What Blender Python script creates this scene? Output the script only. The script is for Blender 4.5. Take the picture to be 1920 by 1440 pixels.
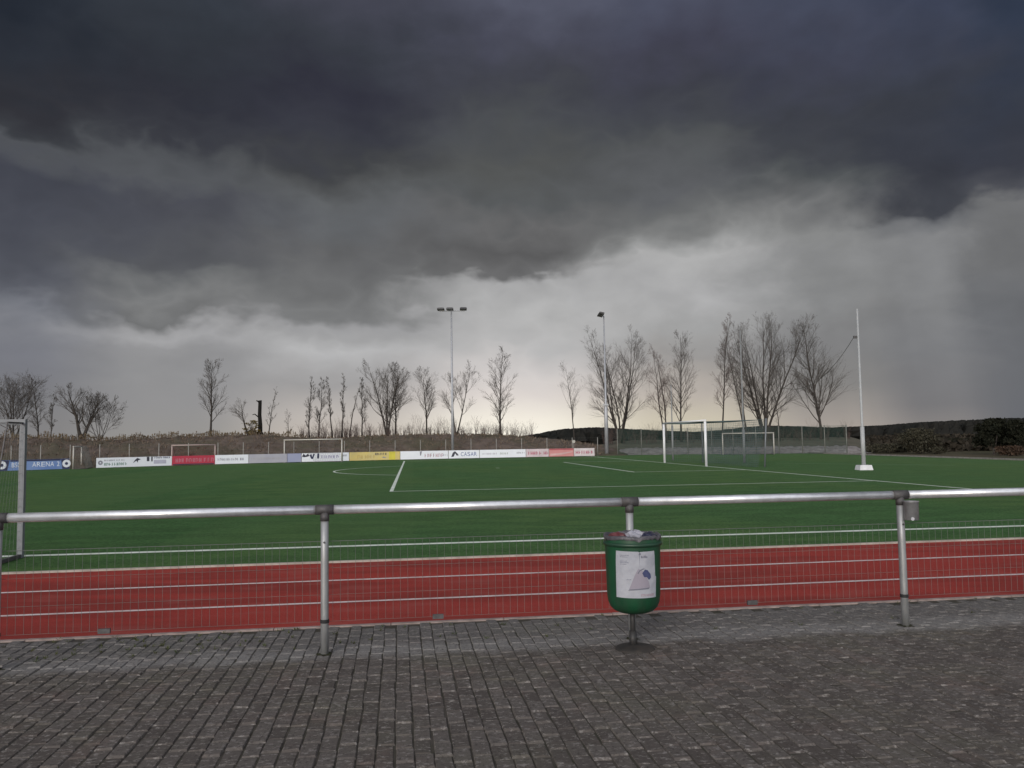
import bpy, math, random
from mathutils import Vector, Matrix
R = math.radians
D = bpy.data
scene = bpy.context.scene
col = scene.collection
for o in list(D.objects):
    D.objects.remove(o)

# ------------------------------------------------------------------ camera
FPX, PITCH, ROLL, CAMH = 1544.0, 0.0676, -0.0151, 1.6      # focal length in pixels of a 1920 wide picture
fw = Vector((0, math.cos(PITCH), math.sin(PITCH)))
up0 = Vector((0, -math.sin(PITCH), math.cos(PITCH)))
rx0 = Vector((1, 0, 0))
rx = math.cos(ROLL) * rx0 + math.sin(ROLL) * up0
up = -math.sin(ROLL) * rx0 + math.cos(ROLL) * up0
cam_d = D.cameras.new('camera')
cam_d.sensor_width = 36.0
cam_d.lens = FPX / 1920 * 36
cam_d.clip_start = 0.05
cam_d.clip_end = 12000
cam = D.objects.new('camera', cam_d)
col.objects.link(cam)
M = Matrix.Identity(4)
for i in range(3):
    M[i][0], M[i][1], M[i][2] = rx[i], up[i], -fw[i]
M[2][3] = CAMH
cam.matrix_world = M
scene.camera = cam


def ray(px, py):
    return ((px - 960) / FPX) * rx - ((py - 720) / FPX) * up + fw


def ground(px, py, z=0.0):                 # where a sight line meets level ground
    d = ray(px, py)
    t = (z - CAMH) / d.z
    return Vector((d.x * t, d.y * t, z))


def pt(px, py, Y):                         # a point at distance Y in front
    d = ray(px, py)
    t = Y / d.y
    return Vector((d.x * t, Y, CAMH + d.z * t))


# ------------------------------------------------------------------ world
SUN_EL, SUN_ROT = R(19), R(197)            # low sun behind the camera, a little to the left
SUN_DIR = Vector((math.sin(SUN_ROT) * math.cos(SUN_EL), math.cos(SUN_ROT) * math.cos(SUN_EL), math.sin(SUN_EL)))
SKY_STRENGTH = 0.08
scene.view_settings.view_transform = 'Standard'
scene.view_settings.look = 'None'
scene.view_settings.gamma = 1.0
scene.view_settings.exposure = 0.0
scene.view_settings.use_curve_mapping = False


def lin(c):
    return tuple((v / 255 / 12.92) if v / 255 <= 0.04045 else ((v / 255 + 0.055) / 1.055) ** 2.4 for v in c)


world = D.worlds.new('World')
scene.world = world
world.use_nodes = True
wt = world.node_tree
wt.nodes.clear()


def nd(tree, kind, **kw):
    n = tree.nodes.new(kind)
    for k, v in kw.items():
        setattr(n, k, v)
    return n


def mth(tree, op, a, b=None, c=None, clamp=False):
    n = tree.nodes.new('ShaderNodeMath')
    n.operation = op
    n.use_clamp = clamp
    for i, v in enumerate((a, b, c)):
        if v is None:
            continue
        if isinstance(v, (int, float)):
            n.inputs[i].default_value = v
        else:
            tree.links.new(v, n.inputs[i])
    return n.outputs[0]


def mixc(tree, fac, a, b, blend='MIX'):
    n = tree.nodes.new('ShaderNodeMix')
    n.data_type = 'RGBA'
    n.blend_type = blend
    n.clamp_factor = True
    for sock, v in ((n.inputs[0], fac), (n.inputs[6], a), (n.inputs[7], b)):
        if isinstance(v, (int, float)):
            sock.default_value = v
        elif isinstance(v, tuple):
            sock.default_value = (*v[:3], 1)
        else:
            tree.links.new(v, sock)
    return n.outputs[2]


def sstep(tree, x, lo, hi):
    n = tree.nodes.new('ShaderNodeMapRange')
    n.interpolation_type = 'SMOOTHSTEP'
    tree.links.new(x, n.inputs[0])
    n.inputs[1].default_value = lo
    n.inputs[2].default_value = hi
    return n.outputs[0]


# the storm front: bands of cloud at a few compass directions, colour against height above the horizon
FRONT = {
    0: [(827, 130, 128, 128), (760, 124, 124, 127), (700, 120, 121, 128), (650, 120, 122, 131), (608, 124, 126, 134), (582, 114, 117, 126),
        (554, 92, 95, 105), (505, 81, 84, 94), (430, 74, 77, 88), (370, 69, 72, 83), (322, 66, 69, 80), (290, 76, 79, 87), (256, 79, 82, 88),
        (232, 58, 61, 67), (190, 50, 51, 58), (100, 44, 49, 59), (0, 36, 42, 53)],
    320: [(827, 150, 147, 143), (760, 146, 145, 146), (700, 144, 144, 146), (655, 146, 146, 148), (630, 160, 160, 162), (614, 152, 152, 154),
          (592, 110, 111, 112), (560, 122, 123, 124), (525, 106, 108, 110), (500, 86, 88, 93), (420, 78, 80, 88), (370, 74, 76, 85),
          (330, 84, 87, 92), (290, 77, 80, 85), (262, 58, 60, 68), (200, 48, 50, 60), (100, 50, 55, 64), (0, 52, 58, 68)],
    640: [(827, 200, 188, 175), (780, 190, 182, 175), (720, 160, 158, 158), (660, 180, 180, 181), (630, 160, 160, 161), (606, 154, 154, 156),
          (582, 119, 120, 121), (535, 109, 110, 111), (470, 98, 99, 101), (420, 98, 101, 105), (380, 95, 98, 101), (340, 80, 82, 84),
          (312, 65, 67, 71), (260, 58, 60, 70), (180, 50, 51, 64), (100, 56, 60, 70), (0, 66, 68, 82)],
    960: [(827, 252, 246, 228), (790, 246, 238, 222), (740, 222, 213, 207), (700, 205, 200, 198), (640, 182, 181, 181), (580, 178, 178, 178),
          (545, 165, 165, 166), (525, 105, 105, 106), (470, 90, 90, 91), (420, 102, 102, 103), (370, 86, 89, 91), (300, 82, 84, 84),
          (230, 75, 78, 82), (160, 66, 68, 78), (80, 72, 74, 90), (0, 82, 85, 103)],
    1280: [(827, 215, 205, 180), (790, 205, 195, 172), (740, 185, 175, 165), (680, 155, 152, 150), (620, 158, 158, 158), (560, 170, 170, 171),
           (500, 176, 176, 176), (472, 150, 151, 151), (440, 125, 126, 126), (400, 105, 107, 108), (350, 92, 94, 98), (280, 82, 85, 88),
           (240, 70, 73, 80), (170, 62, 64, 75), (100, 66, 67, 84), (0, 74, 78, 98)],
    1560: [(827, 175, 163, 152), (780, 160, 152, 145), (720, 134, 132, 130), (650, 128, 128, 129), (560, 134, 135, 136), (490, 137, 138, 139),
           (440, 133, 134, 134), (400, 118, 119, 120), (370, 102, 104, 106), (330, 80, 84, 87), (290, 66, 69, 76), (220, 60, 63, 72),
           (120, 64, 67, 84), (0, 68, 74, 95)],
    1750: [(827, 140, 134, 131), (760, 120, 119, 121), (650, 122, 123, 126), (560, 126, 127, 129), (450, 127, 128, 130), (415, 108, 110, 114),
           (393, 66, 69, 77), (300, 57, 60, 70), (200, 57, 61, 72), (100, 60, 65, 82), (0, 60, 67, 88)],
    1920: [(827, 104, 106, 112), (700, 106, 108, 113), (560, 108, 110, 114), (450, 110, 111, 113), (378, 112, 113, 115), (352, 76, 78, 86),
           (300, 58, 61, 72), (200, 54, 59, 72), (100, 52, 60, 78), (0, 48, 58, 78)],
}
EMAX = 0.62
tc = nd(wt, 'ShaderNodeTexCoord')
sp = nd(wt, 'ShaderNodeSeparateXYZ')
wt.links.new(tc.outputs['Generated'], sp.inputs[0])
X, Y, Z = sp.outputs
az0 = mth(wt, 'ARCTAN2', X, Y)
el0 = mth(wt, 'ARCSINE', Z)
# ragged cloud edges: fractal noise moves the bands about
cv = nd(wt, 'ShaderNodeCombineXYZ')
wt.links.new(mth(wt, 'MULTIPLY', az0, 4.2), cv.inputs[0])
wt.links.new(mth(wt, 'MULTIPLY', el0, 7.0), cv.inputs[1])


def wnoise(scale, detail, rough, off, dist=0.0):
    mp = nd(wt, 'ShaderNodeVectorMath', operation='ADD')
    wt.links.new(cv.outputs[0], mp.inputs[0])
    mp.inputs[1].default_value = off
    n = nd(wt, 'ShaderNodeTexNoise')
    n.inputs['Scale'].default_value = scale
    n.inputs['Detail'].default_value = detail
    n.inputs['Roughness'].default_value = rough
    n.inputs['Distortion'].default_value = dist
    wt.links.new(mp.outputs[0], n.inputs['Vector'])
    return mth(wt, 'SUBTRACT', n.outputs[0], 0.5)


n1 = wnoise(1.8, 5, 0.50, (3.1, 1.7, 0.4), 0.15)
n2 = wnoise(4.6, 5, 0.50, (9.4, 4.2, 2.2), 0.2)
n3 = wnoise(1.6, 6, 0.55, (5.7, 8.8, 6.1), 0.3)
n4 = wnoise(3.2, 3, 0.45, (1.3, 6.2, 3.3), 0.2)
puff = mth(wt, 'SUBTRACT', mth(wt, 'ABSOLUTE', mth(wt, 'MULTIPLY', n4, 3.0)), 0.3)     # rounded billows
calm = sstep(wt, el0, 0.0, 0.16)
w_el = mth(wt, 'MULTIPLY', mth(wt, 'ADD', mth(wt, 'MULTIPLY', n1, 0.085), mth(wt, 'ADD', mth(wt, 'MULTIPLY', n2, 0.035), mth(wt, 'MULTIPLY', puff, 0.024))), calm)
el = mth(wt, 'MULTIPLY', mth(wt, 'ADD', el0, w_el), 1.0 / EMAX, clamp=True)
az = mth(wt, 'ADD', az0, mth(wt, 'MULTIPLY', mth(wt, 'MULTIPLY', n3, 0.2), calm))
keys = sorted(FRONT)
azs = [math.atan2(ray(k, 500).x, ray(k, 500).y) for k in keys]
colr = None
for k, a in zip(keys, azs):
    rmp = nd(wt, 'ShaderNodeValToRGB')
    cr = rmp.color_ramp
    cr.interpolation = 'LINEAR'
    st = []
    for (py, r_, g_, b_) in FRONT[k]:
        d = ray(k, py).normalized()
        gy_ = 0.3 * r_ + 0.59 * g_ + 0.11 * b_
        st.append((max(0.0, math.asin(d.z)) / EMAX, lin(tuple(gy_ + 0.84 * (v - gy_) for v in (r_, g_, b_)))))
    st.sort()
    while len(cr.elements) < len(st):
        cr.elements.new(0.5)
    for e_, (p_, c_) in zip(cr.elements, st):
        e_.position = p_
        e_.color = (*c_, 1)
    wt.links.new(el, rmp.inputs[0])
    if colr is None:
        colr = rmp.outputs[0]
        prev = a
    else:
        colr = mixc(wt, sstep(wt, az, prev + 0.1 * (a - prev), a - 0.1 * (a - prev)), colr, rmp.outputs[0])
        prev = a
# soft billows and falling rain
bil = mth(wt, 'ADD', 1.0, mth(wt, 'MULTIPLY', mth(wt, 'ADD', mth(wt, 'ADD', mth(wt, 'MULTIPLY', n2, 0.26), mth(wt, 'MULTIPLY', puff, -0.12)), mth(wt, 'MULTIPLY', n1, 0.2)), calm))
cv2 = nd(wt, 'ShaderNodeCombineXYZ')
wt.links.new(mth(wt, 'ADD', mth(wt, 'MULTIPLY', az0, 17.0), mth(wt, 'MULTIPLY', el0, 2.0)), cv2.inputs[0])
wt.links.new(mth(wt, 'MULTIPLY', el0, 1.2), cv2.inputs[1])
nr = nd(wt, 'ShaderNodeTexNoise')
nr.inputs['Scale'].default_value = 1.0
nr.inputs['Detail'].default_value = 3
wt.links.new(cv2.outputs[0], nr.inputs['Vector'])
rain = mth(wt, 'MULTIPLY', mth(wt, 'MULTIPLY', mth(wt, 'SUBTRACT', nr.outputs[0], 0.5), 0.24), sstep(wt, az0, 0.22, 0.42))
rain = mth(wt, 'MULTIPLY', rain, mth(wt, 'SUBTRACT', 1.0, sstep(wt, el0, 0.2, 0.3)))
bil = mth(wt, 'ADD', bil, rain)
scl = nd(wt, 'ShaderNodeVectorMath', operation='SCALE')
wt.links.new(colr, scl.inputs[0])
wt.links.new(mth(wt, 'MULTIPLY', bil, 1.0 / SKY_STRENGTH), scl.inputs['Scale'])
front_col = scl.outputs[0]
# behind the front: clear daylight sky with broken cloud
sky = nd(wt, 'ShaderNodeTexSky', sky_type='NISHITA', sun_disc=False)
sky.sun_elevation = SUN_EL
sky.sun_rotation = SUN_ROT
sky.air_density = 1.0
sky.dust_density = 1.5
nb = nd(wt, 'ShaderNodeTexNoise')
nb.inputs['Scale'].default_value = 2.6
nb.inputs['Detail'].default_value = 6
wt.links.new(tc.outputs['Generated'], nb.inputs['Vector'])
BK = 1.1 / SKY_STRENGTH
back_col = mixc(wt, sstep(wt, nb.outputs[0], 0.35, 0.62), sky.outputs[0], (BK * 0.98, BK * 0.99, BK * 1.03))
edge = mth(wt, 'ADD', Y, mth(wt, 'MULTIPLY', mth(wt, 'SUBTRACT', nb.outputs[0], 0.5), 0.5))
skycol = mixc(wt, sstep(wt, edge, -0.2, 0.4), back_col, front_col)
bg = nd(wt, 'ShaderNodeBackground')
bg.inputs['Strength'].default_value = SKY_STRENGTH
wt.links.new(skycol, bg.inputs['Color'])
wo = nd(wt, 'ShaderNodeOutputWorld')
wt.links.new(bg.outputs[0], wo.inputs[0])

# ------------------------------------------------------------------ sun (soft, through thin cloud)
sun_d = D.lights.new('sun', 'SUN')
sun_d.energy = 1.5
sun_d.angle = R(18)
sun_d.color = (1.0, 0.97, 0.94)
sun = D.objects.new('sun', sun_d)
col.objects.link(sun)
sun.rotation_euler = SUN_DIR.to_track_quat('Z', 'Y').to_euler()
sun.location = (0, -20, 30)


# ------------------------------------------------------------------ materials
MATS = {}


def mat(name, c, rough=0.7, metal=0.0, c2=None, scale=6.0, amount=0.5, bump=0.0, bscale=None, detail=6, spec=0.5,
        stretch=(1, 1, 1), obj=True, big=None, sheen=0.0):
    """base colour varied by fractal noise; 'big' = (colour, scale, strength) adds broad blotches"""
    if name in MATS:
        return MATS[name]
    m = D.materials.new(name)
    m.use_nodes = True
    t = m.node_tree
    b = t.nodes['Principled BSDF']
    b.inputs['Roughness'].default_value = rough
    b.inputs['Metallic'].default_value = metal
    b.inputs['Specular IOR Level'].default_value = spec if rough < 0.89 else 0.08
    if sheen:
        b.inputs['Sheen Weight'].default_value = sheen
    if obj:
        src = t.nodes.new('ShaderNodeTexCoord').outputs['Object']
    else:
        src = t.nodes.new('ShaderNodeNewGeometry').outputs['Position']
    mp = t.nodes.new('ShaderNodeVectorMath')
    mp.operation = 'MULTIPLY'
    mp.inputs[1].default_value = stretch
    t.links.new(src, mp.inputs[0])

    def noise(sc, det=detail, rgh=0.6):
        n = t.nodes.new('ShaderNodeTexNoise')
        n.inputs['Scale'].default_value = sc
        n.inputs['Detail'].default_value = det
        n.inputs['Roughness'].default_value = rgh
        t.links.new(mp.outputs[0], n.inputs['Vector'])
        return n.outputs[0]
    nz = noise(scale)
    out = (*c, 1)
    if c2 is None:
        c2 = tuple(v * 0.6 for v in c)
    f = mth(t, 'MULTIPLY', sstep(t, nz, 0.32, 0.68), amount)
    out = mixc(t, f, c, c2)
    if big:
        out = mixc(t, mth(t, 'MULTIPLY', sstep(t, noise(big[1], 4), 0.4, 0.65), big[2]), out, big[0])
    t.links.new(out, b.inputs['Base Color'])
    if bump:
        bn = t.nodes.new('ShaderNodeBump')
        bn.inputs['Strength'].default_value = bump
        bn.inputs['Distance'].default_value = 0.02
        t.links.new(noise(bscale or scale * 3), bn.inputs['Height'])
        t.links.new(bn.outputs[0], b.inputs['Normal'])
    MATS[name] = m
    return m


# ------------------------------------------------------------------ mesh helpers
class MB:
    def __init__(s):
        s.v, s.f = [], []

    def quad(s, a, b, c, d):
        n = len(s.v)
        s.v += [tuple(a), tuple(b), tuple(c), tuple(d)]
        s.f.append((n, n + 1, n + 2, n + 3))

    def tri(s, a, b, c):
        n = len(s.v)
        s.v += [tuple(a), tuple(b), tuple(c)]
        s.f.append((n, n + 1, n + 2))

    def poly(s, pts):
        n = len(s.v)
        s.v += [tuple(p) for p in pts]
        s.f.append(tuple(range(n, n + len(pts))))

    def box(s, c, size, ax=None):
        """box about centre c; ax = three unit axes"""
        ax = ax or (Vector((1, 0, 0)), Vector((0, 1, 0)), Vector((0, 0, 1)))
        c = Vector(c)
        n = len(s.v)
        for k in (-1, 1):
            for j in (-1, 1):
                for i in (-1, 1):
                    s.v.append(tuple(c + ax[0] * (i * size[0] / 2) + ax[1] * (j * size[1] / 2) + ax[2] * (k * size[2] / 2)))
        for q in ((0, 2, 3, 1), (4, 5, 7, 6), (0, 1, 5, 4), (2, 6, 7, 3), (0, 4, 6, 2), (1, 3, 7, 5)):
            s.f.append(tuple(n + i for i in q))

    def tube(s, path, rad, n=8, cap=True):
        path = [Vector(p) for p in path]
        if isinstance(rad, (int, float)):
            rad = [rad] * len(path)
        base = len(s.v)
        ref = Vector((0.31, 0.17, 0.93))
        for i, p in enumerate(path):
            a = path[max(0, i - 1)]
            b = path[min(len(path) - 1, i + 1)]
            d = (b - a)
            d = d.normalized() if d.length > 1e-9 else Vector((0, 0, 1))
            u = d.cross(ref)
            if u.length < 0.05:
                u = d.cross(Vector((1, 0, 0)))
            u.normalize()
            w = d.cross(u)
            for k in range(n):
                t = 2 * math.pi * k / n
                s.v.append(tuple(p + (u * math.cos(t) + w * math.sin(t)) * rad[i]))
        for i in range(len(path) - 1):
            for k in range(n):
                a, b = base + i * n + k, base + i * n + (k + 1) % n
                s.f.append((a, b, b + n, a + n))
        if cap:
            s.f.append(tuple(base + k for k in reversed(range(n))))
            s.f.append(tuple(base + (len(path) - 1) * n + k for k in range(n)))

    def lathe(s, prof, n=32, c=(0, 0, 0)):
        base = len(s.v)
        for (r_, z_) in prof:
            for k in range(n):
                t = 2 * math.pi * k / n
                s.v.append((c[0] + r_ * math.cos(t), c[1] + r_ * math.sin(t), c[2] + z_))
        for i in range(len(prof) - 1):
            for k in range(n):
                a, b = base + i * n + k, base + i * n + (k + 1) % n
                s.f.append((a, b, b + n, a + n))

    def mesh(s, name, m, smooth=False):
        me = D.meshes.new(name)
        me.from_pydata(s.v, [], s.f)
        me.materials.append(m)
        if smooth:
            me.polygons.foreach_set('use_smooth', [True] * len(me.polygons))
        me.update()
        return me

    def build(s, name, m, parent=None, smooth=False, loc=None):
        o = D.objects.new(name, s.mesh(name, m, smooth))
        col.objects.link(o)
        if parent is not None:
            o.parent = parent
        if loc is not None:
            o.location = loc
        return o


def tag(o, label=None, cat=None, group=None, kind=None):
    if label:
        o['label'] = label
    if cat:
        o['category'] = cat
    if group:
        o['group'] = group
    if kind:
        o['kind'] = kind
    return o


def thing(name, label, cat, loc=(0, 0, 0), rz=0.0, group=None):
    o = D.objects.new(name, None)
    o.empty_display_size = 0.2
    col.objects.link(o)
    o.location = loc
    o.rotation_euler = (0, 0, rz)
    return tag(o, label, cat, group)


rng = random.Random(11)

# frames of the place: the railing and track run at a slight angle, the pitch too
KN = 0.1375                                 # slope of railing / track lines
TN = Vector((1, KN, 0)).normalized()        # along the railing
NN = Vector((-TN.y, TN.x, 0))               # away from the viewer
GC = Vector((10.031, 48.607, 0))            # middle of the goal line
GS = Vector((0.1202, -0.99275, 0))          # along the goal line, towards the viewer
GT = Vector((-0.99275, -0.1202, 0))         # into the pitch


def g(s_, t_, z=0.0):
    q = GC + GS * s_ + GT * t_
    return Vector((q.x, q.y, z))


def near(x, y0, z=0.0):                     # point on a line parallel to the railing that crosses x=0 at y0
    return Vector((x, y0 + KN * x, z))


# ------------------------------------------------------------------ ground
m_earth = mat('meadow_earth', (0.085, 0.075, 0.05), 0.95, c2=(0.05, 0.055, 0.03), scale=0.4, amount=0.8, bump=0.5, bscale=3, obj=False,
              big=((0.11, 0.09, 0.065), 0.05, 0.6))
mb = MB()
ring = [(0, 1)]
NR = 48
rads = [60, 140, 300, 700, 1600, 4000]
mb.v.append((0, 0, -0.06))
for r_ in rads:
    for k in range(NR):
        a = 2 * math.pi * k / NR
        mb.v.append((r_ * math.cos(a), r_ * math.sin(a), -0.06))
for k in range(NR):
    mb.f.append((0, 1 + k, 1 + (k + 1) % NR))
for i in range(len(rads) - 1):
    for k in range(NR):
        a, b = 1 + i * NR + k, 1 + i * NR + (k + 1) % NR
        mb.f.append((a, a + NR, b + NR, b))
tag(mb.build('ground', m_earth), kind='structure')

# ------------------------------------------------------------------ artificial turf
def turf_material():
    m = D.materials.new('artificial_turf')
    m.use_nodes = True
    t = m.node_tree
    b = t.nodes['Principled BSDF']
    b.inputs['Roughness'].default_value = 0.85
    b.inputs['Specular IOR Level'].default_value = 0.05
    b.inputs['Sheen Weight'].default_value = 0.10
    b.inputs['Sheen Roughness'].default_value = 0.3
    b.inputs['Sheen Tint'].default_value = (0.45, 0.65, 0.38, 1)
    geo = t.nodes.new('ShaderNodeNewGeometry').outputs['Position']

    def noise(sc, det, st=(1, 1, 1)):
        mp = t.nodes.new('ShaderNodeVectorMath')
        mp.operation = 'MULTIPLY'
        mp.inputs[1].default_value = st
        t.links.new(geo, mp.inputs[0])
        n = t.nodes.new('ShaderNodeTexNoise')
        n.inputs['Scale'].default_value = sc
        n.inputs['Detail'].default_value = det
        t.links.new(mp.outputs[0], n.inputs['Vector'])
        return n.outputs[0]
    c = mixc(t, sstep(t, noise(9, 8), 0.3, 0.7), (0.019, 0.076, 0.018), (0.046, 0.124, 0.038))
    c = mixc(t, mth(t, 'MULTIPLY', sstep(t, noise(0.16, 5, (1, 0.5, 1)), 0.4, 0.60), 0.75), c, (0.060, 0.112, 0.026))
    c = mixc(t, mth(t, 'MULTIPLY', sstep(t, noise(0.7, 6, (1, 2.2, 1)), 0.42, 0.58), 0.6), c, (0.013, 0.052, 0.012))
    c = mixc(t, mth(t, 'MULTIPLY', sstep(t, noise(60, 3), 0.55, 0.75), 0.5), c, (0.05, 0.09, 0.034))
    c = mixc(t, mth(t, 'MULTIPLY', sstep(t, noise(13, 9), 0.5, 0.62), 0.6), c, (0.010, 0.040, 0.010))
    c = mixc(t, mth(t, 'MULTIPLY', sstep(t, noise(19, 9), 0.52, 0.64), 0.6), c, (0.075, 0.160, 0.056))
    # rolls of turf laid side by side, each with its pile brushed a little differently
    vd = t.nodes.new('ShaderNodeVectorMath')
    vd.operation = 'DOT_PRODUCT'
    t.links.new(geo, vd.inputs[0])
    vd.inputs[1].default_value = tuple(GT)
    roll = mth(t, 'FLOOR', mth(t, 'DIVIDE', vd.outputs['Value'], 4.1))
    wn = t.nodes.new('ShaderNodeTexWhiteNoise')
    wn.noise_dimensions = '1D'
    t.links.new(roll, wn.inputs['W'])
    c = mixc(t, mth(t, 'MULTIPLY', wn.outputs['Value'], 0.42), c, (0.064, 0.115, 0.040))
    t.links.new(c, b.inputs['Base Color'])
    bn = t.nodes.new('ShaderNodeBump')
    bn.inputs['Strength'].default_value = 0.8
    bn.inputs['Distance'].default_value = 0.03
    t.links.new(noise(45, 4), bn.inputs['Height'])
    t.links.new(bn.outputs[0], b.inputs['Normal'])
    return m


m_turf = turf_material()
IN_Y = 11.44                                # inner edge of the running track at x = 0
mb = MB()
# the sheet runs from the track to behind the boards, right edge behind the goal
nearL, nearR = near(-75, IN_Y), near(31.4, IN_Y)
mb.poly([nearL, nearR, g(-26.5, -19.3), g(-36, -14), g(-38, 0), g(-38, 62), g(-16, 110)])
turf = tag(mb.build('turf_pitch', m_turf), kind='structure')

m_line = mat('pitch_line_paint', (0.78, 0.82, 0.76), 0.8, c2=(0.45, 0.54, 0.42), scale=3, amount=0.7, obj=False)
m_line_faint = mat('faded_pitch_line', (0.25, 0.33, 0.24), 0.85, c2=(0.10, 0.17, 0.09), scale=2, amount=0.9, obj=False)


def strip(mb, a, b, w, z):
    a, b = Vector(a), Vector(b)
    d = (b - a).normalized()
    n = Vector((-d.y, d.x, 0)) * (w / 2)
    mb.quad((*(a - n)[:2], z), (*(b - n)[:2], z), (*(b + n)[:2], z), (*(a + n)[:2], z))


LW = 0.12
zl = 0.004
lines = []


def pitch_line(name, segs, w=LW, m=None, z=zl):
    mb = MB()
    for a, b in segs:
        strip(mb, a, b, w, z)
    o = mb.build(name, m or m_line, turf)
    return o


pitch_line('goal_line', [(g(-36, 0), g(33.9, 0))])
pitch_line('touch_line', [(g(34, -0.06), g(34, 70))], 0.17)
h_ = LW / 2
pitch_line('penalty_area_line', [(g(20.15, h_), g(20.15, 16.5 + h_)), (g(20.15 - h_, 16.5), g(-20.15 + h_, 16.5)), (g(-20.15, 16.5 + h_), g(-20.15, h_))])
pitch_line('goal_area_line', [(g(9.16, h_), g(9.16, 5.5 + h_)), (g(9.16 - h_, 5.5), g(-9.16 + h_, 5.5)), (g(-9.16, 5.5 + h_), g(-9.16, h_))])
mb = MB()
a0 = math.acos(5.5 / 9.15)
NSEG = 40
for i in range(NSEG):
    aa = -a0 + 2 * a0 * i / NSEG
    ab = -a0 + 2 * a0 * (i + 1) / NSEG
    rr = (9.15 - LW / 2, 9.15 + LW / 2)
    P = [g(r_ * math.sin(a), 11 + r_ * math.cos(a), zl) for a, r_ in ((aa, rr[0]), (aa, rr[1]), (ab, rr[1]), (ab, rr[0]))]
    mb.quad(*P)
mb.build('penalty_arc', m_line, turf)
mb = MB()
mb.poly([g(0.12 * math.cos(k * math.pi / 8), 11 + 0.12 * math.sin(k * math.pi / 8), zl) for k in range(16)])
mb.build('penalty_spot', m_line, turf)
pitch_line('training_line', [(ground(1455, 868.5), ground(1790, 872.5))], 0.10, m_line_faint)
# pale kerb along the right end of the turf
mb = MB()
a_, b_ = near(31.45, IN_Y), g(-26.5, -19.42)
d_ = (b_ - a_).normalized()
mb.box((a_ + b_) / 2 + Vector((0.1, 0, 0.02)), ((b_ - a_).length, 0.16, 0.14), (d_, Vector((-d_.y, d_.x, 0)), Vector((0, 0, 1))))
m_kerb = mat('concrete_kerb', (0.30, 0.29, 0.27), 0.9, c2=(0.17, 0.16, 0.15), scale=6, amount=0.8, bump=0.3, obj=False)
tag(mb.build('kerb', m_kerb), kind='structure')

# ------------------------------------------------------------------ running track
def track_material():
    m = D.materials.new('tartan_track')
    m.use_nodes = True
    t = m.node_tree
    b = t.nodes['Principled BSDF']
    b.inputs['Roughness'].default_value = 0.75
    b.inputs['Specular IOR Level'].default_value = 0.08
    geo = t.nodes.new('ShaderNodeNewGeometry').outputs['Position']

    def noise(sc, det, st=(1, 1, 1)):
        mp = t.nodes.new('ShaderNodeVectorMath')
        mp.operation = 'MULTIPLY'
        mp.inputs[1].default_value = st
        t.links.new(geo, mp.inputs[0])
        n = t.nodes.new('ShaderNodeTexNoise')
        n.inputs['Scale'].default_value = sc
        n.inputs['Detail'].default_value = det
        t.links.new(mp.outputs[0], n.inputs['Vector'])
        return n.outputs[0]
    c = mixc(t, sstep(t, noise(70, 4), 0.3, 0.7), (0.290, 0.038, 0.031), (0.385, 0.062, 0.050))
    c = mixc(t, mth(t, 'MULTIPLY', sstep(t, noise(0.8, 7, (0.4, 1.8, 1)), 0.4, 0.60), 0.75), c, (0.225, 0.038, 0.032))
    c = mixc(t, mth(t, 'MULTIPLY', sstep(t, noise(2.2, 7, (0.6, 1.5, 1)), 0.5, 0.68), 0.5), c, (0.33, 0.088, 0.075))
    t.links.new(c, b.inputs['Base Color'])
    bn = t.nodes.new('ShaderNodeBump')
    bn.inputs['Strength'].default_value = 0.5
    bn.inputs['Distance'].default_value = 0.01
    t.links.new(noise(160, 2), bn.inputs['Height'])
    t.links.new(bn.outputs[0], b.inputs['Normal'])
    return m


NEAR_Y = 7.54
mb = MB()
mb.quad(near(-75, NEAR_Y, -0.004), near(45, NEAR_Y, -0.004), near(45, IN_Y, -0.004), near(-75, IN_Y, -0.004))
track = tag(mb.build('running_track', track_material()), kind='structure')
m_lane = mat('lane_paint', (0.74, 0.66, 0.65), 0.7, c2=(0.52, 0.36, 0.35), scale=4, amount=0.7, obj=False)
for y0, w in ((8.64, 0.07), (10.00, 0.075)):
    mb = MB()
    strip(mb, near(-75, y0), near(45, y0), w, 0.0)
    mb.build('lane_line', m_lane, track)
mb = MB()
mb.box(near(-15, IN_Y + 0.03, -0.005), (122, 0.06, 0.05), (TN, NN, Vector((0, 0, 1))))
mb.build('inner_kerb', mat('inner_kerb_stone', (0.42, 0.38, 0.34), 0.85, c2=(0.25, 0.22, 0.19), scale=4, amount=0.8, obj=False), track)

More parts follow.
